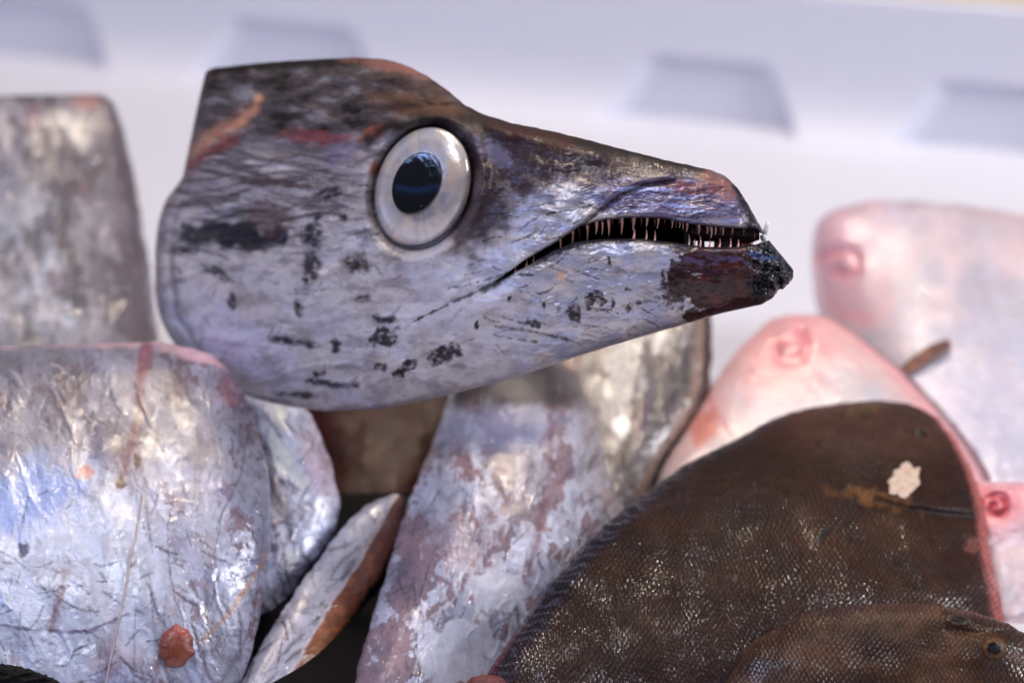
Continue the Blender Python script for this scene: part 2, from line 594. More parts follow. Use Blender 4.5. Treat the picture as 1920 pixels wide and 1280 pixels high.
def silver_paint(deg, seed, base=MAU, foil=SIL, cover=0.0, dark=0.5, met=0.55, fine=1.0, rgh=0.3, extra=None, blue=0.0):
    def f(x, y, s, t):
        u, v = rot(x, y, deg)
        wx = 16 * fbm(u / 45, v / 45, seed + 40, 3); wy = 16 * fbm(u / 45 + 9, v / 45, seed + 41, 3)
        uu_, vv_ = u + wx, v + wy
        n1 = fbm(u / 170, v / 110, seed, 7, 0.68)
        n2 = fbm(uu_ / 34, vv_ / 20, seed + 9, 4, 0.6)
        foilm = smooth(-0.03, 0.03, n1 + n2 * 0.22 * fine + cover)
        c = np.broadcast_to(base, x.shape + (3,)).copy()
        c = c * (1 + 0.3 * fbm(u / 160, v / 100, seed + 3, 4))[..., None]
        c = mix(c, smooth(0.1, 0.6, fbm(u / 150, v / 70, seed + 6, 3)) * 0.5, lin(170, 128, 140))
        fo = foil * (1 + 0.35 * fbm(u / 130, v / 60, seed + 4, 5))[..., None]
        fo = mix(fo, smooth(0.0, .6, fbm(u / 60, v / 40, seed + 5, 3)) * .5, foil * .72)
        c = c * (1 - foilm[..., None]) + fo * foilm[..., None]
        c = mix(c, smooth(0.02, .45, fbm(uu_ / 90 + 5, vv_ / 55, seed + 71, 6, .66)) * .62, lin(112, 104, 122))
        c = mix(c, smooth(0.1, .5, fbm(uu_ / 20 + 5, vv_ / 12, seed + 75, 3)) * .3, lin(100, 90, 106))
        # darker torn rims round the foil patches, hairline wrinkles and scratches
        edge_ = np.exp(-((n1 + n2 * 0.22 * fine + cover + 0.035) / 0.02) ** 2)
        c = mix(c, edge_ * 0.45 * dark, DRK)
        rl = ridged(uu_ / 150, vv_ / 46, seed + 21, 2)
        sc = smooth(0.84, 0.95, rl) * smooth(-0.2, 0.15, fbm(u / 70, v / 70, seed + 23, 2))
        c = mix(c, sc * dark, DRK)
        rl2 = ridged(uu_ / 40, vv_ / 60, seed + 31, 2)
        sc2 = smooth(0.87, 0.96, rl2) * smooth(-0.1, 0.25, fbm(u / 60, v / 60, seed + 33, 2))
        c = mix(c, sc2 * dark * 0.8, DRK)
        if blue:
            c = mix(c, blue * smooth(0.0, 0.6, fbm(u / 150, v / 100, seed + 51, 2)), lin(128, 150, 214))
        rough = rgh + 0.12 + 0.15 * (1 - foilm) + 0.1 * n2
        metal = met * 0.35 * foilm
        coat = 0.25 + 0.75 * smooth(-0.1, 0.35, fbm(u / 70, v / 70, seed + 61, 4))
        if extra is not None:
            c, rough, metal, coat = extra(c, rough, metal, coat, x, y, s, t)
        return np.clip(tone(c, 1.25), 0.002, 0.85), pr(rough, metal, coat)
    return f


def scratches(c, x, y, box, n, seed, deg, spread, length, w, rgb, amt=.75):
    rng = np.random.RandomState(seed)
    for k in range(n):
        px_, py_ = rng.uniform(box[0], box[2]), rng.uniform(box[1], box[3])
        L = length * rng.uniform(.35, 1.3)
        a = math.radians(deg + rng.uniform(-spread, spread))
        pts = []
        for q in range(5):
            pts.append((px_, py_))
            a += rng.uniform(-.32, .32)
            px_ += math.cos(a) * L / 4; py_ += math.sin(a) * L / 4
        xs_ = [p[0] for p in pts]; ys_ = [p[1] for p in pts]
        m = (x > min(xs_) - 14) & (x < max(xs_) + 14) & (y > min(ys_) - 14) & (y < max(ys_) + 14)
        if not m.any():
            continue
        xm, ym = x[m], y[m]
        d, f = pdist(xm, ym, pts)
        ww = w * rng.uniform(.6, 1.5) * np.sin(np.pi * np.clip(f, .03, .97)) ** .6
        d = d + 2.2 * fbm(xm / 7, ym / 7, seed + k, 2)
        k_ = np.exp(-(np.maximum(d, 0) / ww) ** 2) * amt * rng.uniform(.4, 1)
        c[m] = c[m] * (1 - k_[:, None]) + np.asarray(rgb) * k_[:, None]
    return c


def silver_height(deg, seed, amp=6):
    def h(x, y, s, t):
        u, v = rot(x, y, deg)
        w_ = 20 * fbm(u / 70, v / 70, seed + 5, 3)
        cr = ridged((u + w_) / 240, (v + w_) / 75, seed + 7, 3)
        return amp * (1.3 * fbm(u / 260, v / 110, seed, 3, 0.5) + 0.45 * smooth(.55, 1, cr) - 0.28 * smooth(.8, 1, ridged((u + w_) / 120, (v - w_) / 60, seed + 9, 2)) + .09 * fbm(u / 16, v / 14, seed + 11, 3))
    return h


# ------------------------------------------------------------------ the head
def build_head():
    top = [(290, 480), (295, 425), (303, 395), (312, 372), (330, 350), (343, 332), (350, 295), (360, 250), (370, 200), (378, 165), (386, 133),
           (400, 128), (480, 119), (560, 113), (660, 108), (720, 111), (760, 122), (800, 142), (840, 170), (870, 196), (905, 214), (960, 231),
           (1040, 247), (1100, 262), (1180, 283), (1260, 303), (1330, 318), (1358, 329), (1372, 341), (1385, 355), (1398, 375), (1408, 392),
           (1418, 410), (1428, 427), (1433, 438)]
    bot = [(290, 530), (293, 570), (302, 600), (318, 632), (335, 655), (380, 700), (430, 730), (480, 748), (540, 762), (610, 770), (700, 768),
           (800, 750), (900, 725), (1000, 696), (1100, 662), (1200, 632), (1300, 603), (1350, 588), (1400, 577), (1428, 571), (1447, 560),
           (1460, 546), (1473, 536), (1483, 526), (1488, 514)]
    lipU = [(290, 505), (400, 560), (600, 620), (700, 615), (790, 592), (880, 550), (930, 528), (985, 487), (1040, 456), (1080, 430), (1120, 415),
            (1180, 408), (1240, 410), (1300, 421), (1360, 427), (1410, 430), (1433, 440), (1487, 505)]
    lipL = [(290, 505), (400, 560), (600, 620), (700, 615), (790, 592), (880, 551), (930, 529), (985, 500), (1040, 468), (1080, 453), (1130, 448),
            (1200, 447), (1260, 454), (1320, 463), (1380, 463), (1420, 458), (1436, 450), (1452, 454), (1466, 468), (1479, 486), (1488, 507)]
    nx = 900
    xs = np.linspace(290.5, 1487.5, nx)
    yt = curve(xs, top, 3); yb = curve(xs, bot, 3); lu = curve(xs, lipU, 5); ll = curve(xs, lipL, 4)
    # little nodules on the black chin tip
    ll = ll + smooth(1425, 1450, xs) * 7 * fbm(xs / 10, xs * 0 + .5, 3, 3)
    yb = yb + smooth(1440, 1470, xs) * 7 * fbm(xs / 9, xs * 0 + 4.5, 5, 3)
    yt = yt + 1.2 * fbm(xs / 22, xs * 0 + 2, 8, 3) + smooth(1340, 1380, xs) * 1.5 * fbm(xs / 8, xs * 0 + 2, 9, 2)
    yb = np.maximum(yb, ll + 0.5); ll = np.maximum(ll, lu)
    full_t = np.where(xs <= 1433, yt, ll)
    T = np.interp(xs, [290, 300, 330, 380, 450, 700, 900, 1100, 1300, 1400, 1450, 1480, 1488], [8, 50, 95, 130, 155, 175, 150, 112, 84, 66, 46, 22, 8])
    spine = np.interp(xs, [290, 500, 800, 1000, 1200, 1488], [5580, 5350, 5080, 4945, 4885, 4830])
    def gsm(a, k=70):
        w = np.exp(-np.linspace(-2.2, 2.2, 2 * k + 1) ** 2); w /= w.sum()
        return np.convolve(np.pad(a, k, mode='reflect', reflect_type='odd'), w, 'valid')
    spine = gsm(spine)
    T = np.where((xs > 420) & (xs < 1400), gsm(T, 50), T)
    NU, NL, NB = 300, 190, 30
    xcols_open = xs > 930
    iu = int(np.argmax(xs > 1433))

    def dfront(X, Y, sp, t_, y0, y1, lip, lipsign):
        yc = (y0 + y1) / 2; h = np.maximum((y1 - y0) / 2, 1)
        q = np.clip(np.abs((Y - yc) / h), 0, 1)
        return sp - t_ * np.maximum(1 - q ** 2.2, 0) ** (1 / 2.0)

    def relief(X, Y):
        H = np.zeros_like(X)
        # eye socket: sunken ring with a raised lip
        u, v = rot(X, Y, 20, 793, 352)
        r = np.sqrt((u / 92) ** 2 + (v / 120) ** 2)
        H += -26 * np.exp(-((r - 0.98) / 0.10) ** 2) - 34 * (1 - smooth(0.8, 1.0, r)) + 9 * np.exp(-((r - 1.18) / 0.10) ** 2)
        # brow ridge over the eye running on to the snout
        H += 16 * line(X, Y, [(690, 262), (740, 232), (830, 222), (900, 228), (1000, 262), (1120, 290)], 16)
        H += -10 * line(X, Y, [(720, 215), (820, 200), (900, 222)], 14)
        # groove in front of the eye
        H += -14 * line(X, Y, [(925, 300), (960, 350), (930, 420), (860, 480)], 40)
        # fold of the upper lip
        g = [(1062, 452), (1090, 425), (1120, 398), (1165, 366), (1210, 347), (1262, 340)]
        H += -7 * line(X, Y, g, 5) + 7 * line(X, Y, [(a - 8, b - 10) for a, b in g], 10)
        # crease behind the mouth corner
        H += -6 * line(X, Y, [(780, 600), (820, 578), (880, 551), (915, 536), (950, 518)], 6, 3)
        H += -5 * line(X, Y, [(830, 540), (900, 520), (960, 500)], 5, 3)
        H += 8 * line(X, Y, [(900, 580), (1000, 520), (1100, 478), (1250, 478)], 22)
        # gill cover edges
        H += -9 * line(X, Y, [(356, 345), (330, 410), (322, 500), (334, 590), (380, 662)], 9) + 6 * line(X, Y, [(376, 345), (350, 410), (342, 500), (354, 590), (398, 655)], 14)
        H += -8 * line(X, Y, [(700, 470), (680, 560), (720, 640), (800, 690)], 14, 6) + 5 * line(X, Y, [(660, 300), (650, 420), (655, 520)], 18, 6)
        H += -7 * line(X, Y, [(480, 200), (420, 250), (355, 290)], 12, 4) + 9 * line(X, Y, [(470, 185), (410, 232), (352, 270)], 12, 4)
        H += 10 * fbm(X / 190, Y / 90, 70, 3)
        H += 9 * blob(X, Y, 470, 380, 190, 100, 3, .2, 70, 172, .7) * fbm(X / 170 + 1.5, (Y + .12 * (X - 450)) / 24, 171, 3)
        H += 7 * smooth(.5, 1, ridged((X + 30 * fbm(X / 80, Y / 80, 84, 2)) / 210, (Y + .2 * X) / 90, 83, 2)) * (1 - smooth(820, 1000, X))
        st = fbm(X / 120 + 3, (Y - 0.25 * X) / 16, 77, 4, 0.6)
        H += 1.2 * st + 0.9 * fbm(X / 14, Y / 11, 78, 3) + 5 * fbm(X / 70, Y / 45, 82, 3)
        H += 2.0 * smooth(0, 0.5, fbm(X / 60, Y / 60, 79, 2)) * ridged((X + 30 * fbm(X / 60, Y / 60, 80, 2)) / 45, (Y + 0.3 * X) / 10, 81, 2)
        tip = smooth(1385, 1430, X) * smooth(452, 470, Y)
        H += tip * (13 * fbm(X / 16, Y / 16, 90, 3) + 5 * ridged(X / 11, Y / 9, 91, 2))
        nose = smooth(1375, 1400, X) * (1 - smooth(440, 450, Y))
        H += nose * 5 * fbm(X / 9, Y / 14, 93, 3)
        return H

    def patch(y0, y1, n, dense_first):
        a = np.linspace(0, 1, n)
        w = 1 - np.cos(a * np.pi / 2) if dense_first else np.sin(a * np.pi / 2)
        return y0[:, None] + (y1 - y0)[:, None] * w[None, :]
    X_ = lambda n: np.broadcast_to(xs[:, None], (nx, n))
    YU = patch(yt, np.maximum(lu, yt + .3), NU, True)
    YL = patch(ll, yb, NL, False)
    res = {}
    chunks, cr = [], []
    count = 0
    op = smooth(900, 1000, xs)[:, None]

    def add(X, Y, D):
        nonlocal count
        n = X.size
        chunks.append((X.ravel(), Y.ravel(), D.ravel()))
        i = np.arange(count, count + n).reshape(X.shape)
        count += n
        return i
    sp = spine[:, None]; TT = T[:, None]; f0 = full_t[:, None]; f1 = yb[:, None]
    edge = lambda Y: np.minimum(1, np.minimum(np.abs(Y - f0), np.abs(f1 - Y)) / 14)
    DU = dfront(X_(NU), YU, sp, TT, f0, f1, None, 1) - relief(X_(NU), YU) * edge(YU)
    dl = np.clip((lu[:, None] - YU) / 13, 0, 1)
    DU = DU + op * 16 * (1 - np.sqrt(1 - (1 - dl) ** 2))
    DL = dfront(X_(NL), YL, sp, TT, f0, f1, None, 1) - relief(X_(NL), YL) * edge(YL)
    dl = np.clip((YL - ll[:, None]) / 15, 0, 1)
    DL = DL + op * 18 * (1 - np.sqrt(1 - (1 - dl) ** 2))
    k1 = add(X_(NU), YU, DU); k2 = add(X_(NL), YL, DL)
    k2[~xcols_open, 0] = k1[~xcols_open, -1]
    YUb = patch(yt, np.maximum(lu, yt + .3), NB, True); YLb = patch(ll, yb, NB, False)
    kb1 = add(X_(NB), YUb, 2 * sp - dfront(X_(NB), YUb, sp, TT, f0, f1, None, 1))
    kb2 = add(X_(NB), YLb, 2 * sp - dfront(X_(NB), YLb, sp, TT, f0, f1, None, 1))
    kb1[:, 0] = k1[:, 0]; kb2[:, -1] = k2[:, -1]
    kb2[~xcols_open, 0] = kb1[~xcols_open, -1]
    # inside of the mouth
    nin = 8
    a = np.linspace(0, 1, nin)
    arch = np.sin(a * np.pi)[None, :]
    hU = np.minimum((lu - yt) * 0.4, 26)[:, None]; hL = np.minimum((yb - ll) * 0.4, 26)[:, None]
    DIu = DU[:, -1:] * (1 - a) + (2 * sp - DU[:, -1:]) * a
    DIl = DL[:, :1] * (1 - a) + (2 * sp - DL[:, :1]) * a
    ki1 = add(X_(nin), lu[:, None] - arch * hU, DIu)
    ki2 = add(X_(nin), ll[:, None] + arch * hL, DIl)
    ki1[:, 0] = k1[:, -1]; ki1[:, -1] = kb1[:, -1]
    ki2[:, 0] = k2[:, 0]; ki2[:, -1] = kb2[:, 0]
    o0 = int(np.argmax(xcols_open))
    F = [sheet_faces(k1[:iu]), sheet_faces(k2), sheet_faces(kb1[:iu], True), sheet_faces(kb2, True),
         sheet_faces(ki1[o0 - 1:iu]), sheet_faces(ki2[o0 - 1:], True)]
    inner = np.zeros(count, bool)
    inner[ki1[:, 1:-1].ravel()] = True; inner[ki2[:, 1:-1].ravel()] = True
    X = np.concatenate([c[0] for c in chunks]); Y = np.concatenate([c[1] for c in chunks]); D = np.concatenate([c[2] for c in chunks])
    # ---------------- colours
    n = len(X)
    c = np.broadcast_to(lin(196, 189, 192), (n, 3)).copy()
    f1_ = fbm(X / 150, Y / 110, 100, 4)
    c = mix(c, smooth(-0.1, 0.5, f1_) * 0.5, lin(182, 182, 204))
    c = mix(c, smooth(0.0, 0.6, fbm(X / 90, Y / 60, 101, 3)) * 0.7, lin(206, 196, 196))
    c = mix(c, smooth(0.05, 0.6, fbm(X / 60, Y / 45, 102, 3)) * 0.5, lin(150, 140, 150))
    c = mix(c, smooth(0.1, 0.6, fbm(X / 34, Y / 70, 150, 4)) * 0.4, lin(196, 178, 172))
    c = mix(c, smooth(0.1, 0.5, fbm(X / 80 + 7, Y / 26, 151, 4, .6)) * 0.45, lin(120, 110, 122))
    c = mix(c, (1 - smooth(600, 690, X)) * smooth(380, 250, Y) * .6 if False else (1 - smooth(620, 720, X)) * (1 - smooth(300, 440, Y)) * .55, lin(122, 112, 120))
    c = mix(c, blob(X, Y, 430, 640, 130, 60, 25, .5, 60, 152, .6) * .5, lin(196, 200, 232))
    c = mix(c, blob(X, Y, 860, 560, 160, 40, -25, .5, 60, 153, .6) * .4, lin(206, 206, 226))
    c = mix(c, smooth(0.05, 0.5, fbm(X / 70 + 3, Y / 50, 155, 5, .62)) * .5 * (1 - smooth(700, 950, X)), lin(158, 142, 140))
    c = mix(c, smooth(0.15, 0.5, fbm(X / 36 + 3, Y / 26, 156, 5, .65)) * .3, lin(136, 124, 132))
    # bluish foil of the jaws
    jaw = smooth(850, 1050, X)
    c = mix(c, jaw * 0.65 * smooth(-0.3, 0.3, fbm(X / 60, Y / 30, 103, 4)), lin(168, 174, 208))
    # streaky grime following the head
    st = fbm(X / 130 + 3, (Y - 0.22 * (X - 700) * (X < 900)) / 12, 104, 5, 0.65)
    rear = 1 - smooth(600, 760, X)
    band = np.exp(-((Y - 330) / 95) ** 2) * rear
    c = mix(c, band * smooth(-0.05, 0.35, st) * 0.8, lin(92, 82, 90))
    c = mix(c, smooth(0.2, 0.55, st) * 0.25 * smooth(0, .4, fbm(X / 120, Y / 80, 154, 2)), lin(118, 106, 116))
    # crown: grey brown, darker to the top
    crown_y = np.interp(X, [290, 400, 520, 620, 690, 760, 900, 1000, 1100, 1200, 1300, 1400],
                        [250, 268, 262, 262, 268, 225, 232, 282, 292, 305, 322, 335])
    cr_m = 1 - smooth(-22, 30, Y - crown_y + 26 * fbm(X / 60, Y / 30, 105, 3))
    cc = np.broadcast_to(lin(98, 88, 92), (n, 3)).copy()
    cn = fbm(X / 70, Y / 28, 106, 5, 0.6)
    cc = mix(cc, smooth(0.0, 0.5, cn) * 0.8 * (1 - .85 * smooth(800, 900, X)), lin(146, 142, 152))
    cc = mix(cc, smooth(0.0, 0.5, -cn) * 0.9, lin(50, 42, 44))
    cc = mix(cc, smooth(640, 800, X) * 0.6, lin(98, 66, 58))
    cc = mix(cc, smooth(860, 940, X) * 0.85, lin(60, 44, 42))
    c = c * (1 - cr_m[:, None]) + cc * cr_m[:, None]
    dt = Y - np.interp(X, xs, yt)
    c = mix(c, (1 - smooth(6, 24, dt + 8 * fbm(X / 30, Y / 30, 107, 2))) * (X > 380) * (X < 700), lin(34, 28, 32))
    c = mix(c, blob(X, Y, 735, 126, 85, 11, 10, 0.6, 30, 3, .6) * 0.75, lin(158, 104, 92))
    c = mix(c, blob(X, Y, 800, 205, 110, 22, 10, 0.5, 30, 4) * 0.7, lin(118, 78, 56))
    c = mix(c, (1 - smooth(3, 16, dt)) * smooth(840, 900, X) * (1 - smooth(1300, 1340, X)) * 0.8, lin(46, 36, 32))
    c = mix(c, line(X, Y, [(900, 238), (980, 256), (1060, 274), (1200, 304), (1320, 330)], 24, 9, 26, 161) * .8, lin(48, 32, 34))
    c = mix(c, line(X, Y, [(356, 345), (330, 410), (322, 500), (334, 590), (380, 662)], 6, 5, 16, 162) * .45, lin(90, 80, 92))  # crease shade painted along the gill cover edge
    # orange torn streak and red patches
    d1, fr = pdist(X, Y, [(350, 292), (400, 256), (445, 232), (470, 208), (486, 184)])
    c = mix(c, np.exp(-((d1 + 9 * fbm(X / 22, Y / 22, 108, 3)) / (17 - 9 * fr)) ** 2) * .85, lin(214, 150, 118))
    c = mix(c, line(X, Y, [(352, 312), (390, 290), (440, 262)], 10, 5, 14) * 0.85, lin(150, 62, 58))
    c = mix(c, blob(X, Y, 590, 258, 60, 14, 5, 0.7, 22, 6) * 0.7, lin(160, 78, 84))
    c = mix(c, blob(X, Y, 700, 250, 26, 14, -30, 0.6, 16, 6) * 0.8, lin(176, 98, 74))
    c = mix(c, blob(X, Y, 702, 316, 12, 14, 0, 0.6, 10, 7) * 0.8, lin(190, 110, 80))
    c = mix(c, blob(X, Y, 640, 290, 34, 22, -20, 0.5, 20, 8) * 0.4, lin(126, 108, 160))
    c = mix(c, line(X, Y, [(690, 262), (730, 236), (800, 224), (880, 226), (960, 244), (1060, 272)], 13, 5, 20, 160) * .85, lin(40, 30, 32))
    # purple brown skin in front of and under the eye
    pr1 = blob(X, Y, 955, 300, 115, 62, 12, 0.45, 40, 9, 0.5)
    c = mix(c, pr1 * 0.92, lin(76, 50, 60))
    pr2 = blob(X, Y, 905, 395, 52, 78, 32, 0.4, 30, 10, 0.5)
    c = mix(c, pr2 * 0.9, lin(74, 52, 64))
    c = mix(c, blob(X, Y, 1120, 318, 150, 30, 10, 0.4, 40, 11, 0.5) * 0.9, lin(78, 54, 66))
    c = mix(c, blob(X, Y, 925, 285, 40, 18, 35, 0.6, 14, 12) * 0.5, lin(150, 146, 180))
    c = mix(c, blob(X, Y, 1010, 262, 90, 20, 14, 0.4, 30, 13) * 0.7, lin(92, 44, 42))
    stk = smooth(0.0, 0.3, fbm(X / 150 + 1.5, (Y + .12 * (X - 450)) / 11 + .8 * fbm(X / 90, Y / 40, 170, 3), 171, 4, .6))
    reg = blob(X, Y, 470, 370, 190, 95, 3, .5, 70, 172, .6)
    c = mix(c, reg * stk * .75, lin(96, 82, 90))
    c = mix(c, reg * smooth(.2, .5, fbm(X / 90, Y / 14, 173, 4)) * .6, lin(206, 202, 216))
    c = mix(c, blob(X, Y, 530, 345, 70, 9, 6, .8, 30, 174) * .7, lin(96, 58, 58))
    c = mix(c, blob(X, Y, 480, 455, 60, 14, 0, .8, 30, 175) * .6, lin(40, 38, 60))
    c = mix(c, (1 - smooth(4, 26, X - np.interp(Y, [130, 335, 420, 500, 600, 700], [384, 340, 296, 290, 300, 400]) + 8 * fbm(X / 20, Y / 20, 176, 2))) * .5, lin(110, 92, 96))
    # upper lip panel
    lipp = blob(X, Y, 1265, 375, 150, 42, 4, 0.25, 40, 14, 0.3)
    c = mix(c, lipp * 0.85, lin(108, 92, 136))
    c = mix(c, lipp * smooth(0.0, 0.4, fbm(X / 90, Y / 10, 110, 4)) * 0.85, lin(160, 172, 226))
    c = mix(c, blob(X, Y, 1290, 352, 45, 12, 10, 0.6, 16, 15) * 0.7, lin(128, 62, 76))
    c = mix(c, blob(X, Y, 1350, 348, 36, 20, 35, 0.8, 20, 16, .6) * 0.75, lin(160, 96, 84))
    c = mix(c, line(X, Y, [(1062, 452), (1090, 425), (1120, 398), (1165, 366), (1210, 347), (1262, 340)], 3.5, 3, 10) * 0.75, lin(48, 36, 48))
    nose = smooth(1382, 1400, X + 0.35 * (Y - 400) * -1 + 6 * fbm(X / 14, Y / 14, 112, 2)) * (Y < 452)
    c = mix(c, nose * 0.92, lin(42, 34, 42))
    c = mix(c, smooth(0.2, 0.5, fbm(X / 10, Y / 20, 113, 2)) * nose * 0.35, lin(112, 110, 140))
    # lips
    luv = np.interp(X, xs, lu); llv = np.interp(X, xs, ll)
    opn = smooth(1000, 1080, X)
    c = mix(c, np.exp(-((luv - Y) / 5) ** 2) * (Y <= luv + 1) * opn * 0.7, lin(42, 36, 58))
    lw = np.interp(X, [930, 1040, 1080, 1130, 1200, 1300, 1400, 1440], [7, 17, 15, 11, 9, 14, 19, 18])
    c = mix(c, (1 - smooth(0.4, 1.3, (Y - llv) / lw + 0.5 * fbm(X / 12, Y / 6, 114, 3))) * (Y >= llv - 1) * smooth(960, 1020, X) * 0.9, lin(44, 38, 54))
    # dark red chin and black tip
    red = smooth(1256, 1270, X - 0.25 * (Y - 500) + 70 * fbm(X / 45, Y / 45, 115, 5, .6)) * smooth(458, 476, Y + 8 * fbm(X / 30, Y / 30, 116, 3))
    rc = np.broadcast_to(lin(92, 46, 48), (n, 3)).copy()
    rc = mix(rc, smooth(0, 0.6, fbm(X / 40, Y / 24, 117, 4)), lin(124, 58, 52))
    rc = mix(rc, smooth(0, 0.5, fbm(X / 30, Y / 30, 118, 3)) * 0.7, lin(62, 40, 52))
    rc = mix(rc, np.exp(-((Y - 488) / 16) ** 2) * 0.6 * smooth(-0.2, 0.3, fbm(X / 30, Y / 12, 119, 3)), lin(112, 108, 158))
    c = c * (1 - red[:, None]) + rc * red[:, None]
    c = mix(c, blob(X, Y, 1268, 540, 26, 32, 0, 0.9, 12, 18) * 0.9, lin(66, 28, 30))
    tip = smooth(1396, 1428, X + 14 * fbm(X / 20, Y / 20, 120, 3)) * (Y > 445)
    c = mix(c, tip * 0.96, lin(22, 20, 26))
    c = mix(c, tip * smooth(0.15, 0.45, fbm(X / 9, Y / 9, 121, 3)) * 0.5, lin(96, 104, 128))
    c = mix(c, blob(X, Y, 1432, 482, 24, 6, 12, 1.2, 9, 19) * 0.6, lin(66, 100, 180))
    # small pale scrape on the lower jaw
    c = mix(c, blob(X, Y, 1053, 517, 7, 9, 0, 0.2, 8, 20) * 0.8, lin(226, 178, 156))
    # blotches
    DK = lin(52, 44, 56)
    bl = [(1070, 586, 17, 15, 0), (1108, 562, 10, 16, 10), (1126, 560, 10, 12, -10), (1150, 566, 4, 8, 0), (1182, 576, 8, 9, 0), (1198, 567, 5, 5, 0), (1178, 543, 6, 4, 20),
          (834, 664, 28, 16, -20), (762, 690, 26, 9, -35), (712, 688, 10, 8, 20), (752, 700, 8, 8, 0), (630, 650, 8, 13, 0), (666, 492, 21, 21, 30), (588, 438, 16, 24, 0), (583, 502, 18, 24, 15),
          (436, 565, 10, 15, 0), (402, 508, 30, 9, 25), (612, 362, 32, 10, -12), (645, 408, 9, 7, 0), (595, 405, 6, 6, 0), (720, 598, 22, 9, 0),
          (720, 632, 26, 18, 0), (545, 640, 40, 8, 10), (620, 718, 42, 7, 5), (600, 700, 14, 5, 0), (560, 740, 36, 6, 5), (1020, 575, 3, 8, 0), (1143, 492, 3, 9, -8), (985, 515, 16, 2.5, 3),
          (1002, 606, 12, 8, 30), (893, 610, 5, 7, 0), (560, 575, 8, 14, 0), (350, 470, 30, 6, -3), (680, 560, 16, 6, -10), (955, 560, 3, 6, 20)]
    for i, (a_, b_, rx, ry, dg) in enumerate(bl):
        sf = 0.2 + 0.35 * (a_ < 720)
        mk = blob(X, Y, a_, b_, rx, ry, dg, 0.9, max(6, (rx + ry) * 0.7), 200 + i, sf)
        mk = mk * np.clip(.95 + 1.2 * fbm(X / 13, Y / 9, 350 + i, 2), .3, 1)
        c = mix(c, mk * 0.92, DK if i % 3 else lin(62, 48, 52))
    c = mix(c, blob(X, Y, 430, 440, 110, 24, 2, 0.7, 32, 260, 0.3) * 0.95, lin(44, 40, 58))
    c = mix(c, blob(X, Y, 505, 412, 46, 30, 10, 0.6, 26, 261) * 0.6, lin(98, 62, 60))
    c = mix(c, blob(X, Y, 400, 375, 60, 9, -4, 0.6, 20, 262) * 0.6, lin(60, 50, 60))
    for k, (p, w) in enumerate([([(930, 612), (980, 618), (1030, 628), (1062, 636)], 3.2), ([(925, 628), (970, 636), (1005, 640)], 1.8), ([(945, 596), (1000, 610)], 2),
                                ([(1030, 400), (1080, 392), (1110, 384)], 1.8), ([(975, 430), (1010, 405), (1040, 398)], 2.2), ([(960, 455), (985, 445), (1015, 432)], 2),
                                ([(840, 540), (890, 532), (940, 516), (1000, 494)], 1.8), ([(850, 566), (890, 548), (930, 530), (960, 514)], 3.0), ([(770, 606), (800, 590), (840, 572)], 1.6),
                                ([(905, 546), (935, 530)], 5)]):
        c = mix(c, line(X, Y, p, w, 3.2, 12, 300 + k) * (.75 if k > 6 else .55 + .4 * fbm(X / 12, Y / 12, 330, 2)), lin(44, 34, 42))
    # fine scratches all over the pale skin
    wv = 14 * fbm(X / 40, Y / 40, 130, 2)
    rs = ridged((X + wv) / 60, (Y + 0.28 * X + wv) / 7, 131, 2)
    pale = smooth(0.10, 0.3, c.mean(1))
    c = mix(c, smooth(0.93, 0.995, rs) * pale * smooth(0.0, 0.4, fbm(X / 40, Y / 40, 132, 2)) * 0.6, lin(70, 60, 74))
    c = scratches(c, X, Y, (850, 480, 1260, 660), 60, 5061, 8, 30, 40, 1.3, DK, .7)
    c = scratches(c, X, Y, (900, 330, 1150, 500), 34, 5062, -14, 18, 60, 1.3, DK, .7)
    c = scratches(c, X, Y, (300, 300, 720, 480), 50, 5063, 2, 14, 90, 3.0, lin(84, 74, 84), .6)
    c = scratches(c, X, Y, (320, 480, 860, 720), 40, 5064, 0, 60, 40, 2.2, lin(110, 100, 112), .6)
    c = scratches(c, X, Y, (1080, 350, 1380, 410), 40, 5065, -4, 14, 60, 1.5, lin(52, 42, 66), .7)
    sp_ = smooth(0.52, 0.68, fbm(X / 7, Y / 6, 133, 3)) * smooth(0.1, 0.5, fbm(X / 60, Y / 50, 134, 2))
    c = mix(c, sp_ * pale * 0.8, DK)
    # socket
    u, v = rot(X, Y, 20, 793, 352)
    r = np.sqrt((u / 92) ** 2 + (v / 120) ** 2)
    c = mix(c, np.exp(-((r - 0.985) / 0.036) ** 2) * 0.85, lin(34, 26, 34))
    c = mix(c, (1 - smooth(0.9, 1.0, r)), lin(30, 24, 30))
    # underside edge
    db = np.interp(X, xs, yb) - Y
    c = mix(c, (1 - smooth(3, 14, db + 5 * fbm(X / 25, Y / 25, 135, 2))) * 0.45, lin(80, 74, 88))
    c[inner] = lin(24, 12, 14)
    lum = c.mean(1)
    metal = 0.08 * smooth(0.12, 0.4, lum) + 0.22 * jaw * smooth(0.12, 0.3, lum)
    rough = 0.40 + .28 * cr_m - 0.10 * jaw + 0.08 * fbm(X / 20, Y / 12, 136, 3)
    coat = 0.15 + 0.85 * smooth(860, 1000, X) * (0.55 + 0.45 * fbm(X / 40, Y / 40, 137, 2)) - 0.45 * cr_m
    rough[inner] = 0.6
    V = P(X, Y, D)
    base = V.min(0)
    base = np.array([V[:, 0].mean(), V[:, 1].mean(), base[2]])
    crd = np.stack([X, Y, D], 1) / 100
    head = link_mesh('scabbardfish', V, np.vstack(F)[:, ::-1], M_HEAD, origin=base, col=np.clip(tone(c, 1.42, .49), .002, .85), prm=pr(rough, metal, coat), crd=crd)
    tag(head, 'severed silver fish head with huge round eye and needle teeth, topmost of the pile', 'fish head')

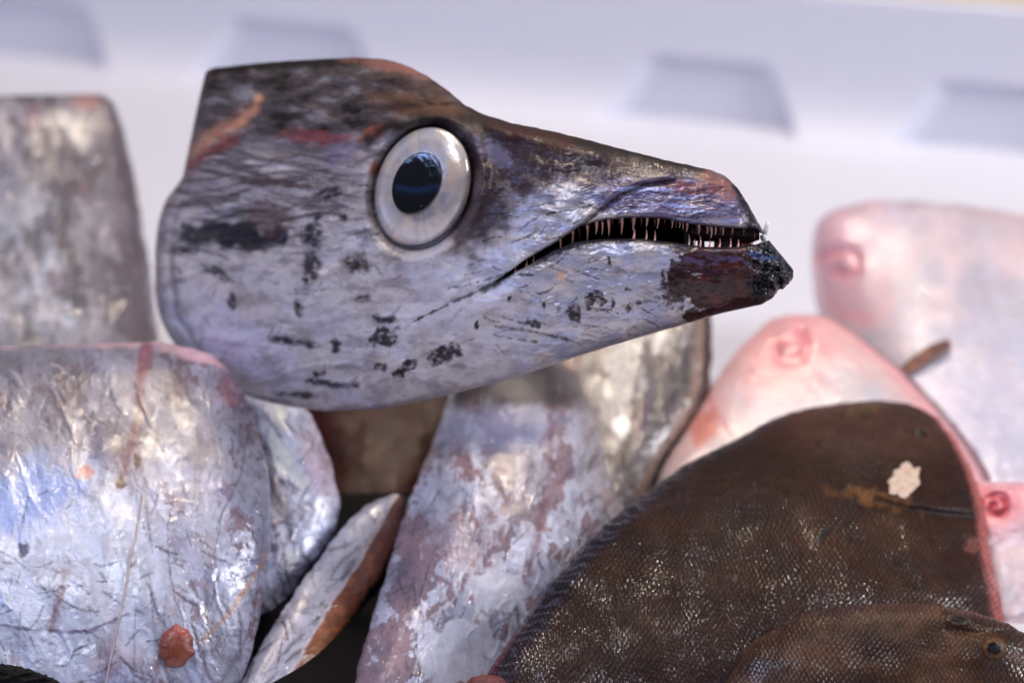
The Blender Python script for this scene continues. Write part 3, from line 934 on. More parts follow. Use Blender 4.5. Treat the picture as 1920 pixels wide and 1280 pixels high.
    def dsurf(x, y):
        j = int(np.argmin(np.abs(xs - x)))
        row = YU[j] if y <= lu[j] else YL[j]
        dd = DU[j] if y <= lu[j] else DL[j]
        return float(np.interp(y, row, dd))

    # ---------------- eye
    def dome(name, cx, cy, rx, ry, dg, hgt, d0, dslope, mat, paint, parent, nr=70, na=160, flat=2.0, hole=0.0):
        rr = np.linspace(0.004, 1, nr); aa = np.linspace(0, 2 * np.pi, na, endpoint=False)
        Rg, Ag = np.meshgrid(rr, aa, indexing='ij')
        uu2 = rx * Rg * np.cos(Ag); vv2 = ry * Rg * np.sin(Ag)
        an = math.radians(dg)
        X = cx + uu2 * math.cos(an) - vv2 * math.sin(an); Y = cy + uu2 * math.sin(an) + vv2 * math.cos(an)
        z = hgt * np.sqrt(np.maximum(1 - Rg ** flat, 0))
        D = d0 + dslope * (X - cx) - z
        cc_, pp = paint(X.ravel(), Y.ravel(), Rg.ravel(), Ag.ravel())
        idx = np.arange(nr * na).reshape(nr, na)
        # back cup
        Xb, Yb, Db = cx + (X[::-1] - cx) * 0.96, cy + (Y[::-1] - cy) * 0.96, d0 + dslope * (X[::-1] - cx) + 30 * np.sqrt(np.maximum(1 - Rg[::-1] ** 2, 0)) + 1
        V = np.concatenate([P(X, Y, D).reshape(-1, 3), P(Xb, Yb, Db).reshape(-1, 3)])
        idx = np.arange(2 * nr * na).reshape(2 * nr, na)
        idx = np.concatenate([idx, idx[:, :1]], 1)
        cc_ = np.concatenate([cc_, cc_[::-1]]); pp = np.concatenate([pp, pp])
        cr_ = np.concatenate([np.stack([X.ravel(), Y.ravel(), D.ravel()], 1)] * 2) / 100
        return link_mesh(name, V, sheet_faces(idx), mat, parent, col=np.clip(cc_, .001, .88), prm=pp, crd=cr_)

    def p_iris(X, Y, R, A):
        c = np.broadcast_to(lin(198, 190, 192), X.shape + (3,)).copy()
        k = fbm(np.cos(A) * 2.2 + 5, np.sin(A) * 2.2, 400, 3)
        c = mix(c, smooth(0, 0.5, k) * 0.6, lin(228, 206, 182))
        c = mix(c, smooth(0, 0.5, -k) * 0.45, lin(168, 176, 204))
        c = mix(c, smooth(0.05, 0.5, fbm(R * 4, A * 3, 401, 3)) * 0.3, lin(178, 166, 170))
        c = mix(c, np.exp(-((R - 0.72) / 0.09) ** 2) * 0.35, lin(186, 178, 186))
        c = mix(c, np.exp(-((R - 0.84) / 0.05) ** 2) * 0.4, lin(232, 228, 230))
        c = mix(c, (1 - smooth(.50, .60, R)) * .5, lin(120, 112, 122))
        c = mix(c, smooth(0.0, .45, fbm(np.cos(A) * 7 + 5, np.sin(A) * 7 + R * .6, 403, 4)) * .3, lin(150, 142, 150))
        c = mix(c, smooth(0.0, .4, fbm(X / 26, Y / 26, 404, 5, .65)) * .35, lin(226, 210, 196))
        c = mix(c, smooth(0.975, 1.0, R), lin(60, 52, 66))
        c = mix(c, blob(X, Y, 850, 320, 18, 30, 10, 0.5, 14, 402) * 0.5, lin(232, 200, 160))
        return c, pr(np.full(X.shape, .28) + .06 * k, np.full(X.shape, .3), np.full(X.shape, 1.0))
    M_EYE = skin_mat('glossy_eye', bump=0.12, bscale=3, coat=1.0, coat_r=0.03, cvar=0.06, coat_bump=.3, glint=60, gdist=.0001)
    d_eye = 0.5 * (dsurf(700, 352) + dsurf(888, 352)) + 4
    slope = (dsurf(1000, 352) - dsurf(640, 352)) / 360
    eye = dome('eye', 793, 352, 88, 117, 18, 46, d_eye, slope, M_EYE, p_iris, head, flat=2.6)

    def p_pup(X, Y, R, A):
        c = np.broadcast_to(lin(6, 8, 12), X.shape + (3,)).copy()
        c = mix(c, line(X, Y, [(745, 352), (780, 358), (822, 350)], 6, 3, 9) * 0.4, lin(20, 60, 110))  # sky reflection painted as a blue streak
        return c, pr(np.full(X.shape, .06), np.zeros(X.shape), np.full(X.shape, 1.0))
    dome('pupil', 781, 344, 43, 61, 24, 3, d_eye + slope * -10 - 46.5, slope, M_EYE, p_pup, eye, nr=40, na=90)

    # ---------------- mouth lining, gums, teeth
    def blank(rgb):
        def f(x, y, s, t):
            k = fbm(x / 20, y / 20, 500, 3)
            return np.clip(np.asarray(rgb) * (1 + 0.4 * k)[..., None], 0.001, .8), pr(0.35 + 0 * x, 0 * x, 0 * x + .8)
        return f
    st = [(860, 556, 860, 566, 4990, 4990, 14), (905, 532, 905, 552, 4955, 4955, 24), (935, 515, 935, 545, 4940, 4940, 24), (1000, 470, 1000, 510, 4915, 4915, 24), (1080, 415, 1080, 480, 4900, 4900, 28),
          (1180, 390, 1180, 470, 4910, 4910, 22), (1265, 395, 1265, 475, 4906, 4906, 18), (1280, 402, 1280, 475, 4886, 4886, 12)]
    loft('mouth_lining', st, M_BLACK, blank(lin(8, 5, 6)), 60, 40, 20, head, jit=0)
    for (xa, xb, xc) in ((1274, 1296, 0), (1352, 1374, 4), (1378, 1394, -2)):
        st = [(xa + xc, 408, xb + xc, 408, 4905, 4905, 10), (xa, 430, xb, 430, 4900, 4900, 9), (xa + 2, 450, xb - 1, 450, 4900, 4900, 8), (xa - 3, 475, xb + 4, 475, 4905, 4905, 12)]
        loft('gum', st, M_REDT, blank(lin(110, 50, 52)), 30, 20, 10, head, jit=0)
    st = [(1268, 405, 1268, 450, 4912, 4912, 8), (1300, 408, 1300, 452, 4908, 4908, 12), (1350, 410, 1350, 454, 4900, 4900, 12), (1400, 412, 1400, 456, 4892, 4892, 10), (1424, 424, 1424, 450, 4885, 4885, 6)]
    loft('gum', st, M_REDT, blank(lin(52, 22, 26)), 60, 24, 12, head, jit=0)
    for (xa, xb) in ((1294, 1302), (1307, 1322), (1338, 1366), (1371, 1413)):
        st = [(xa, 425, xb, 425, 4912, 4912, 6), (xa + 1, 445, xb - 1, 445, 4908, 4908, 6), (xa - 1, 480, xb + 1, 480, 4908, 4908, 8)]
        loft('gum', st, M_REDT, blank(lin(90, 40, 44)), 24, 16, 8, head, jit=0)
    zz = lambda a_, b_: (820 + a_ / 2.461, 180 + b_ / 2.461)
    upper = [(567, 655, 565, 715, 7), (625, 615, 620, 690, 9), (692, 595, 690, 670, 10), (735, 580, 730, 642, 11), (762, 580, 758, 642, 8), (790, 570, 790, 650, 11),
             (852, 560, 848, 642, 12), (908, 558, 900, 622, 11), (968, 555, 963, 607, 10), (1020, 560, 1013, 614, 9), (1085, 572, 1080, 614, 7), (1118, 580, 1116, 610, 5),
             (1133, 585, 1131, 617, 5), (1154, 588, 1147, 630, 8), (1208, 596, 1205, 642, 8), (1245, 603, 1243, 638, 6), (1265, 605, 1262, 657, 7), (1284, 605, 1281, 642, 6),
             (1317, 608, 1316, 644, 7), (1360, 606, 1358, 634, 5)]
    lower = [(905, 660, 908, 608, 9), (963, 666, 964, 614, 8), (1002, 672, 1003, 618, 8), (1160, 692, 1160, 636, 8), (1212, 694, 1212, 642, 8), (1300, 698, 1303, 656, 8),
             (1350, 702, 1352, 655, 8), (410, 785, 411, 755, 5), (442, 765, 443, 735, 5), (358, 815, 360, 785, 5), (1385, 700, 1388, 660, 8), (1255, 696, 1257, 662, 6), (1186, 694, 1187, 660, 6)]

    def tooth(a_, b_, c_, e_, w, up_, dd=2, mt=None):
        bx, by = zz(a_, b_); tx, ty = zz(c_, e_)
        w = w / 2.461 * 1.55
        xq = min(bx, 1425)
        j = int(np.argmin(np.abs(xs - xq)))
        d0 = (DU[j, -1] if up_ else DL[j, 0]) + dd
        nr, na = 9, 10
        s_ = np.linspace(0, 1, nr)
        V = []
        for k in s_:
            cx, cy = bx * (1 - k) + tx * k + 1.2 * math.sin(k * 3), by * (1 - k) + ty * k
            r = w * (1 - k) ** 0.8 * 0.5 + 0.35 * (k < 1)
            for i in range(na):
                an = 2 * math.pi * i / na
                V.append(P(cx + r * math.cos(an), cy, d0 + 10 * k * (1 - k) + r * 1.3 * math.sin(an)))
        idx = np.arange(nr * na).reshape(nr, na)
        idx = np.concatenate([idx, idx[:, :1]], 1)
        link_mesh('tooth', np.array(V), sheet_faces(idx, True), mt or M_TOOTH, head)
    for t_ in upper: tooth(*t_, True)
    for t_ in lower: tooth(*t_, False)
    # the row on the far side of the jaw
    rng = np.random.RandomState(4)
    for k in range(17):
        xa = 1082 + k * 20.5 + rng.uniform(-4, 4)
        ya = float(np.interp(xa, xs, lu)) - 2
        tooth((xa - 820) * 2.461, (ya - 180) * 2.461, (xa - 820 + rng.uniform(-2, 1)) * 2.461, (ya + rng.uniform(13, 24) - 180) * 2.461, rng.uniform(7, 11), True, 34, M_TOOTH2)
    return head, dsurf


head, dsurf = build_head()

# ------------------------------------------------------------------ silver bodies
GS = 'silver fish pieces in the pile'


def ex_left(c, rough, metal, coat, x, y, s, t):
    e = 1 - smooth(642, 658, y + 6 * fbm(x / 40, y / 20, 600, 2) - np.where(x > 280, (x - 280) * 0.30, 0))
    c = mix(c, e * 0.9, lin(226, 184, 194))
    c = mix(c, np.exp(-((x - 440 + 0.3 * (y - 700)) / 30) ** 2) * (y < 760) * 0.3, lin(190, 110, 120))
    c = mix(c, blob(x, y, 272, 672, 15, 36, 4, 0.3, 20, 601) * 0.85, lin(160, 84, 104))
    c = mix(c, blob(x, y, 130, 780, 260, 130, 0, 0.6, 70, 602, 0.6) * 0.6, lin(120, 112, 120))
    c = mix(c, blob(x, y, 100, 1080, 260, 200, -20, 0.5, 90, 603, 0.5) * 0.6, lin(200, 208, 242, 1.15))
    c = mix(c, blob(x, y, 50, 930, 110, 60, -20, 0.6, 50, 604, 0.5) * 0.6, lin(130, 160, 230))  # blue daylight sheen painted into the skin colour
    c = scratches(c, x, y, (-60, 680, 500, 1290), 120, 5001, 75, 60, 45, 1.7, DRK * .8, .6)
    c = scratches(c, x, y, (-60, 1000, 480, 1290), 70, 5002, 10, 40, 55, 2.0, DRK * .8, .8)
    c = scratches(c, x, y, (250, 700, 500, 1290), 26, 5003, 84, 8, 260, 3.4, lin(96, 84, 102), .7)
    c = scratches(c, x, y, (0, 680, 500, 1290), 22, 5004, 80, 50, 60, 2.4, lin(210, 212, 228), .5)
    c = mix(c, line(x, y, [(262, 700), (262, 780), (240, 850), (228, 905)], 9, 6, 14, 605) * 0.7, lin(120, 50, 64))
    c = mix(c, blob(x, y, 226, 905, 10, 12, 0, 0.4, 8, 606), lin(84, 14, 26))
    c = mix(c, blob(x, y, 258, 862, 6, 20, 0, 0.6, 8, 607), lin(84, 20, 30))
    c = mix(c, blob(x, y, 160, 885, 16, 12, 0, 0.5, 12, 608) * 0.7, lin(190, 110, 90))
    c = mix(c, line(x, y, [(120, 1075), (118, 1100), (105, 1140), (95, 1180)], 9, 5, 10, 609) * 0.7, lin(130, 92, 90))
    c = mix(c, line(x, y, [(505, 1030), (470, 1090), (430, 1150), (380, 1200)], 4, 5, 12, 610) * 0.8, lin(170, 128, 96))
    c = mix(c, line(x, y, [(0, 1170), (60, 1180), (160, 1185), (240, 1150)], 3, 4, 14, 611) * 0.7, lin(96, 76, 110))
    c = mix(c, blob(x, y, 44, 1030, 10, 14, 10, .5, 10, 612), lin(88, 84, 120))
    return c, rough, metal, coat


stA = [(-260, 660, 300, 640, 5330, 5330, 10), (-280, 680, 370, 655, 5320, 5330, 60), (-300, 720, 425, 690, 5290, 5300, 110), (-320, 790, 470, 770, 5240, 5250, 150),
       (-330, 880, 500, 870, 5160, 5180, 175), (-330, 980, 508, 970, 5090, 5110, 185), (-330, 1090, 500, 1080, 5030, 5050, 185), (-330, 1200, 478, 1200, 4990, 5000, 180),
       (-330, 1330, 440, 1320, 4960, 4970, 170), (-300, 1500, 380, 1480, 4950, 4950, 100), (-200, 1600, 200, 1600, 4950, 4950, 20)]
A = loft('silver_fish', stA, M_SILV, silver_paint(72, 11, foil=lin(164, 166, 190), cover=0.12, dark=0.75, extra=ex_left, blue=0.25, met=0.45), 620, 520, height=silver_height(70, 31, 4.8), e=2.4)
tag(A, 'thick silver fish body with pink cut top edge, nearest on the left', 'fish piece', GS)


def ex_bl(c, rough, metal, coat, x, y, s, t):
    c = scratches(c, x, y, (0, 200, 280, 640), 40, 5051, 85, 25, 130, 7, lin(96, 88, 96), .6)
    c = mix(c, smooth(0.80, 0.97, t) * 0.7, lin(100, 84, 94))
    c = mix(c, blob(x, y, 160, 190, 30, 14, 0, .4, 20, 650) * .5, lin(190, 130, 120))
    return c, rough, metal * 0.6, coat


stH = [(-260, 185, 190, 176, 6330, 6330, 10), (-270, 200, 214, 196, 6320, 6325, 90), (-280, 270, 238, 270, 6290, 6300, 150), (-290, 370, 262, 380, 6250, 6260, 180),
       (-300, 480, 280, 490, 6200, 6210, 190), (-300, 600, 296, 610, 6130, 6140, 190), (-300, 720, 310, 720, 6050, 6060, 180), (-280, 900, 300, 900, 5900, 5900, 160)]
H = loft('silver_fish', stH, M_SILV, silver_paint(80, 23, base=lin(108, 100, 106), foil=lin(152, 147, 156), cover=0.05, dark=0.5, extra=ex_bl, met=0.3), 260, 200, height=silver_height(80, 33, 8), e=2.6)
tag(H, 'blurred grey silver fish body standing behind the head at the far left', 'fish piece', GS)


def ex_flap(c, rough, metal, coat, x, y, s, t):
    c = scratches(c, x, y, (470, 760, 620, 1120), 45, 5041, 75, 50, 80, 3.0, lin(84, 76, 98), .8)
    c = mix(c, line(x, y, [(470, 800), (500, 880), (540, 980), (560, 1060)], 8, 8, 20, 620) * 0.6, lin(70, 60, 80))
    c = mix(c, blob(x, y, 600, 870, 30, 70, -12, .5, 30, 621) * .6, lin(182, 150, 168))
    return c, rough, metal, coat


stB = [(440, 735, 540, 748, 5500, 5500, 10), (440, 760, 580, 778, 5480, 5500, 50), (440, 820, 606, 830, 5440, 5460, 80), (440, 890, 626, 890, 5390, 5410, 90),
       (430, 960, 636, 958, 5340, 5360, 90), (420, 1040, 612, 1030, 5290, 5310, 85), (400, 1120, 560, 1100, 5250, 5260, 70), (380, 1200, 530, 1190, 5220, 5220, 60), (360, 1300, 500, 1300, 5200, 5200, 40)]
B = loft('folded_fish', stB, M_SILV, silver_paint(78, 37, cover=0.25, dark=0.8, extra=ex_flap, blue=0.3), 300, 180, height=silver_height(60, 38, 12))
tag(B, 'folded bluish silver fish tail squeezed between the big left body and the cut strip', 'fish piece', GS)


def ex_strip(c, rough, metal, coat, x, y, s, t):
    c = scratches(c, x, y, (440, 940, 740, 1290), 60, 5031, 128, 25, 70, 3.0, lin(80, 70, 80), .8)
    b = 0.60 + 0.03 * fbm(s * 14, t * 3, 630, 3)
    m = smooth(-0.02, 0.03, t - b)
    k = fbm(x / 18, y / 18, 631, 4)
    fl = np.broadcast_to(lin(150, 88, 52), x.shape + (3,)).copy()
    fl = mix(fl, smooth(0, .5, k), lin(186, 112, 66))
    fl = mix(fl, smooth(0.55, 0.15, s) * 0.8 if False else (1 - smooth(0.15, 0.5, s)) * 0.8, lin(108, 66, 66))
    c = c * (1 - m[:, None]) + fl * m[:, None]
    c = mix(c, np.exp(-((t - b + 0.03) / 0.02) ** 2) * 0.7, lin(206, 186, 188))
    return c, rough + .1 * m, metal * (1 - m), coat


stC = [(735, 925, 755, 928, 5360, 5360, 6), (700, 940, 757, 950, 5340, 5350, 22), (655, 975, 750, 1000, 5290, 5320, 34), (610, 1030, 722, 1065, 5220, 5260, 44), (560, 1100, 684, 1125, 5140, 5190, 52),
       (510, 1175, 642, 1195, 5060, 5110, 58), (460, 1255, 606, 1270, 4990, 5040, 60), (410, 1350, 560, 1360, 4930, 4980, 55), (380, 1450, 500, 1450, 4900, 4930, 20)]
C = loft('fish_belly_strip', stC, M_SILV, silver_paint(128, 41, base=lin(128, 116, 122), foil=lin(176, 176, 194), cover=0.2, dark=0.9, extra=ex_strip, met=0.35), 420, 200, height=silver_height(128, 43, 4), e=2.6)
tag(C, 'narrow cut strip of silver fish with an orange flesh edge, between left and centre bodies', 'fish piece', GS)


def ex_c(c, rough, metal, coat, x, y, s, t):
    c = scratches(c, x, y, (740, 800, 1150, 1290), 150, 5011, 110, 50, 50, 2.0, DRK * .8, .75)
    c = scratches(c, x, y, (860, 800, 1130, 1290), 14, 5012, 96, 8, 240, 2.6, lin(104, 84, 100), .7)
    c = scratches(c, x, y, (760, 1000, 1130, 1290), 50, 5013, 92, 30, 60, 2.6, lin(226, 226, 238), .7)
    c = mix(c, np.exp(-(((x - 975) + 0.2 * (y - 900)) / 46) ** 2) * (y < 1010) * 0.35, lin(146, 136, 150))
    c = mix(c, line(x, y, [(1035, 760), (1030, 880), (1010, 1000), (985, 1090)], 8, 6, 14, 640) * 0.6, lin(120, 70, 84))
    c = mix(c, blob(x, y, 930, 1100, 54, 44, 40, .8, 34, 641, .12) * .8, lin(196, 198, 216))
    c = mix(c, blob(x, y, 860, 1230, 80, 60, -10, .9, 40, 642, .12) * .8, lin(200, 202, 220))
    c = mix(c, blob(x, y, 905, 800, 120, 44, 0, .5, 50, 643, .6) * .6, lin(120, 138, 196))  # bluish daylight sheen painted near the top
    c = mix(c, (1 - smooth(738, 782, y + 16 * fbm(x / 60, y / 40, 646, 3))) * .85, lin(44, 34, 36))  # shadow of the head, painted across the top end
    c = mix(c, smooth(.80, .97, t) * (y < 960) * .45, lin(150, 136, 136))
    c = mix(c, blob(x, y, 850, 1020, 80, 50, 0, .6, 40, 644, .5) * .45, lin(150, 122, 138))
    return c, rough, metal, coat


stD = [(866, 672, 1040, 672, 5700, 5730, 10), (854, 696, 1075, 694, 5680, 5710, 90), (838, 755, 1102, 750, 5610, 5650, 130), (824, 800, 1118, 795, 5540, 5590, 145), (805, 840, 1130, 830, 5460, 5540, 160),
       (780, 905, 1145, 900, 5370, 5480, 178), (757, 965, 1180, 975, 5290, 5420, 182), (736, 1035, 1200, 1050, 5200, 5370, 180), (712, 1110, 1190, 1130, 5110, 5320, 178),
       (688, 1190, 1160, 1210, 5030, 5290, 172), (662, 1280, 1130, 1300, 4960, 5240, 165), (630, 1390, 1080, 1400, 4900, 5150, 140), (640, 1500, 960, 1500, 4880, 4960, 40)]
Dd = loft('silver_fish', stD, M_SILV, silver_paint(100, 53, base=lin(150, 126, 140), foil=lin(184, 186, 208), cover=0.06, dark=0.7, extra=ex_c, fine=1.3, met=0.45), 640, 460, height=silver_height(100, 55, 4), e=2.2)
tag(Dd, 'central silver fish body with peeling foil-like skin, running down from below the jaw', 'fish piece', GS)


def ex_e(c, rough, metal, coat, x, y, s, t):
    c = scratches(c, x, y, (980, 600, 1320, 900), 60, 5021, 95, 18, 110, 3.5, lin(60, 50, 54), .7)
    c = mix(c, blob(x, y, 1030, 745, 38, 90, 6, .4, 30, 660, .5) * .8, lin(168, 112, 86))
    c = mix(c, (1 - smooth(880, 1010, x)) * .92, lin(34, 24, 24))  # left part painted dark as the head's shadow
    c = mix(c, line(x, y, [(1085, 650), (1078, 760), (1090, 850), (1100, 900)], 6, 5, 12, 661) * .8, lin(104, 50, 50))
    c = mix(c, smooth(.90, .95, t) * .85, lin(150, 122, 106))
    c = mix(c, smooth(.955, .98, t), lin(34, 28, 30))
    c = mix(c, blob(x, y, 1165, 800, 16, 22, 0, .3, 14, 662) * .8, lin(206, 212, 220))
    return c, rough - .08, metal, coat * 1.0


stE = [(930, 560, 1320, 560, 5990, 5990, 10), (905, 590, 1334, 590, 5970, 5980, 70), (870, 650, 1336, 660, 5920, 5930, 120), (845, 730, 1325, 740, 5840, 5860, 140), (835, 820, 1285, 810, 5760, 5780, 145),
       (835, 900, 1240, 880, 5680, 5700, 140), (850, 980, 1215, 950, 5600, 5620, 130), (900, 1060, 1200, 1040, 5520, 5540, 100)]
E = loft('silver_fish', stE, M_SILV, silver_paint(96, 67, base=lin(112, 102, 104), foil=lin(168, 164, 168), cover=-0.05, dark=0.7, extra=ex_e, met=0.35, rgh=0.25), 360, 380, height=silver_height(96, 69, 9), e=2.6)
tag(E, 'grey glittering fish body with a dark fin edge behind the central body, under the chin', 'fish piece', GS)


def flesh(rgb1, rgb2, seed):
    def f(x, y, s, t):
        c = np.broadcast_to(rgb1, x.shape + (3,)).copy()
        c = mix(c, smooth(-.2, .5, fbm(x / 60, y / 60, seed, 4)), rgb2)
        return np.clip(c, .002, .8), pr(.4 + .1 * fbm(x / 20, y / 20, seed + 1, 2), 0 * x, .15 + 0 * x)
    return f


stF = [(560, 700, 880, 700, 6080, 6080, 10), (560, 730, 870, 730, 6040, 6040, 60), (570, 800, 860, 800, 5960, 5960, 90), (590, 880, 830, 880, 5880, 5880, 95), (600, 960, 800, 960, 5800, 5800, 90), (600, 1080, 780, 1080, 5700, 5700, 40)]
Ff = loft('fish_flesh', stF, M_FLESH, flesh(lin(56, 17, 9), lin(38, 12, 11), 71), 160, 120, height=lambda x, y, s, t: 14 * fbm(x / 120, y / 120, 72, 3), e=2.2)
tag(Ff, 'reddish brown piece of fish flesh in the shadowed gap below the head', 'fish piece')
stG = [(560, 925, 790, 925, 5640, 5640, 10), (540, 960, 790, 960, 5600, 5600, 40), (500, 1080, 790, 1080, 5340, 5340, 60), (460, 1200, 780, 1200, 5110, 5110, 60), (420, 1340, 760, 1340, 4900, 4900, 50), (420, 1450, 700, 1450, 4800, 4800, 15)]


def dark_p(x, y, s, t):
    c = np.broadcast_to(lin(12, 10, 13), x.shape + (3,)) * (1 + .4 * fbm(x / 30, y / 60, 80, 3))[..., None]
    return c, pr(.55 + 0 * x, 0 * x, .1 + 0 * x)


G = loft('black_tail_or_shade', stG, M_VOID, dark_p, 120, 90)  # added body, its black stands in for shade between the fish
tag(G, 'added black body standing in for shade in the gap right of the orange-edged strip', 'fish piece')
stO = [(-80, 1232, -80, 1420, 4700, 4700, 30), (-20, 1240, -20, 1420, 4700, 4700, 34), (40, 1250, 40, 1400, 4700, 4700, 30), (90, 1266, 90, 1390, 4700, 4700, 22), (130, 1290, 130, 1380, 4700, 4700, 10)]
O = loft('black_tail_or_shade', stO, M_VOID, dark_p, 120, 80, height=lambda x, y, s, t: 8 * ridged(x / 60, y / 14, 81, 2))
tag(O, 'black ribbed fish tail poking in at the lower left corner', 'fish piece')


def ksurf(st, x, y, hf=None, e=2.2):
    """front depth of a loft near a point"""
    q = catmull(st, 300)
    th = np.linspace(0, np.pi, 200); t = (1 - np.cos(th)) / 2
    X = q[:, 0:1] * (1 - t) + q[:, 2:3] * t; Y = q[:, 1:2] * (1 - t) + q[:, 3:4] * t
    D = q[:, 4:5] * (1 - t) + q[:, 5:6] * t - q[:, 6:7] * np.maximum(1 - np.abs(2 * t - 1) ** e, 0)[None] ** (1 / e)
    if hf is not None:
        D = D - hf(X, Y, np.broadcast_to(np.linspace(0, 1, 300)[:, None], X.shape), np.broadcast_to(t[None], X.shape))
    k = int(np.argmin((X - x) ** 2 + (Y - y) ** 2))
    return float(D.ravel()[k])


def grad(st, x, y, hf=None, e=2.2, r=14):
    d = ksurf(st, x, y, hf, e)
    gx = (ksurf(st, x + r, y, hf, e) - ksurf(st, x - r, y, hf, e)) / (2 * r)
    gy = (ksurf(st, x, y + r, hf, e) - ksurf(st, x, y - r, hf, e)) / (2 * r)
    return d, gx, gy


# ------------------------------------------------------------------ flatfish
def spiral(cx, cy, r0, r1, turns, start, sy=1.0, n=40):
    out = []
    for i in range(n + 1):
        f = i / n
        a = start + f * turns * 2 * math.pi
        r = r0 + (r1 - r0) * f
        out.append((cx + r * math.cos(a), cy + sy * r * math.sin(a)))
    return out


def pale_paint(seed, base, pinks, lines, extra=None):
    def f(x, y, s, t):
        c = np.broadcast_to(base, x.shape + (3,)).copy()
        c = mix(c, smooth(-.1, .5, fbm(x / 130, y / 110, seed, 4)) * .55, lin(226, 200, 206))
        c = mix(c, smooth(0, .5, fbm(x / 90, y / 90, seed + 3, 4)) * .5, lin(182, 184, 208))
        c = mix(c, smooth(0.1, .5, fbm(x / 40, y / 60, seed + 14, 5, .65)) * .4, lin(172, 158, 166))
        c = mix(c, smooth(0.1, .5, fbm(x / 50 + 9, y / 34, seed + 15, 5, .65)) * .45, lin(208, 202, 208))
        c = mix(c, smooth(0.88, .99, ridged((x + y) / 90, (y - x) / 36, seed + 16, 2)) * .25, lin(200, 140, 146))
        for cx, cy, rx, ry, dg, st_, rgb in pinks:
            c = mix(c, blob(x, y, cx, cy, rx, ry, dg, .35, 50, seed + 5, .6) * st_, rgb)
        for p, w, st_, rgb in lines:
            c = mix(c, line(x, y, p, w, w * .35, 16, seed + 8) * st_, rgb)
        c = mix(c, (smooth(.95, .995, t) + 1 - smooth(.005, .05, t)) * .15, lin(206, 160, 158))
        rough = .36 + .06 * fbm(x / 20, y / 20, seed + 9, 2)
        metal = 0 * x
        coat = .6 + .4 * fbm(x / 60, y / 60, seed + 10, 2)
        if extra is not None:
            c, rough, metal, coat = extra(c, rough, metal, coat, x, y, s, t)
        return np.clip(c, .003, .85), pr(rough, metal, coat)
    return f


def line_h(lines, seed, amp=8):
    def h(x, y, s, t):
        H = 8 * fbm(x / 200, y / 160, seed, 3) + 1.5 * fbm(x / 40, y / 40, seed + 3, 3)
        for p, w, a in lines:
            H = H - a * line(x, y, p, w) + a * .6 * line(x, y, [(q[0] + w * 1.2, q[1] - w * 1.6) for q in p], w * 1.1)
        return H
    return h


PK = lin(232, 150, 158); PK2 = lin(214, 92, 108); WHT = lin(178, 172, 186)
spI = spiral(1578, 500, 46, 14, .8, math.radians(210), .7)
stI = [(1521, 478, 1521, 512, 6560, 6560, 20), (1526, 440, 1527, 556, 6560, 6520, 60), (1545, 405, 1540, 610, 6560, 6450, 85), (1590, 384, 1565, 700, 6570, 6320, 110), (1660, 376, 1600, 850, 6590, 6060, 130),
       (1760, 380, 1680, 1010, 6600, 5720, 145), (1860, 392, 1800, 1120, 6600, 5560, 150), (1960, 412, 1920, 1180, 6600, 5480, 150), (2080, 450, 2050, 1180, 6590, 5480, 140), (2250, 560, 2220, 1080, 6560, 5700, 90), (2380, 700, 2370, 900, 6500, 6100, 20)]



def ex_i(c, rough, metal, coat, x, y, s, t):
    c = mix(c, blob(x, y, 1850, 700, 40, 190, -8, .3, 60, 701, .6) * .4, lin(150, 140, 160))
    c = mix(c, blob(x, y, 1840, 800, 160, 180, 0, .5, 80, 702, .6) * .4, lin(190, 196, 228))
    return c, rough, metal, coat


I = loft('flatfish', stI, M_PINK, pale_paint(701, WHT, [(1560, 500, 110, 130, 0, .6, lin(222, 164, 176)), (1900, 440, 200, 60, 5, .3, lin(208, 178, 178))],
                                             [(spI, 14, .42, PK2), ([(1524, 490), (1536, 540), (1570, 590), (1630, 600)], 12, .5, PK)], ex_i), 420, 260,
         height=line_h([(spI, 14, 9)], 703), e=2.5)
tag(I, 'pale flatfish lying white belly up, furthest back at the right below the tray wall', 'flatfish', 'flatfish at the right')
# small fin on it
stf = []
for a_, b_, c_, d_, T_ in ((1688, 688, 1694, 700, 3), (1715, 666, 1724, 688, 10), (1745, 646, 1758, 670, 10), (1778, 634, 1786, 650, 3)):
    q_ = ksurf(stI, (a_ + c_) / 2, (b_ + d_) / 2, None, 2.5) - 14
    stf.append((a_, b_, c_, d_, q_, q_ - 20, T_))
fi = loft('pectoral_fin', stf, M_FLESH, flesh(lin(96, 62, 60), lin(170, 118, 84), 711), 40, 24, 10, I, jit=0)

spJ = spiral(1474, 652, 44, 14, .8, math.radians(-50), .8)
stJ = [(1470, 590, 1520, 589, 6060, 6060, 10), (1440, 604, 1560, 598, 6050, 6050, 50), (1395, 642, 1620, 636, 6010, 6010, 85), (1345, 705, 1700, 700, 5940, 5950, 110), (1300, 765, 1765, 765, 5860, 5880, 125),
       (1258, 825, 1822, 835, 5780, 5820, 130), (1230, 885, 1866, 905, 5710, 5760, 130), (1215, 960, 1890, 990, 5640, 5690, 120), (1220, 1060, 1895, 1090, 5560, 5600, 110), (1300, 1180, 1860, 1200, 5480, 5500, 80), (1450, 1260, 1700, 1260, 5450, 5450, 10)]


def ex_j(c, rough, metal, coat, x, y, s, t):
    c = mix(c, smooth(.86, .95, t) * .6, lin(216, 140, 146))
    c = mix(c, smooth(.955, .985, t) * .85, lin(84, 52, 56))
    c = mix(c, blob(x, y, 1320, 800, 26, 34, 20, .4, 20, 720, .4) * .9, lin(198, 108, 84))
    c = mix(c, blob(x, y, 1300, 790, 60, 80, 30, .4, 40, 721, .6) * .4, lin(200, 130, 130))
    c = mix(c, line(x, y, [(1325, 735), (1345, 775), (1372, 815)], 5, 2, 12, 722) * .7, lin(206, 120, 126))
    return c, rough, metal, coat


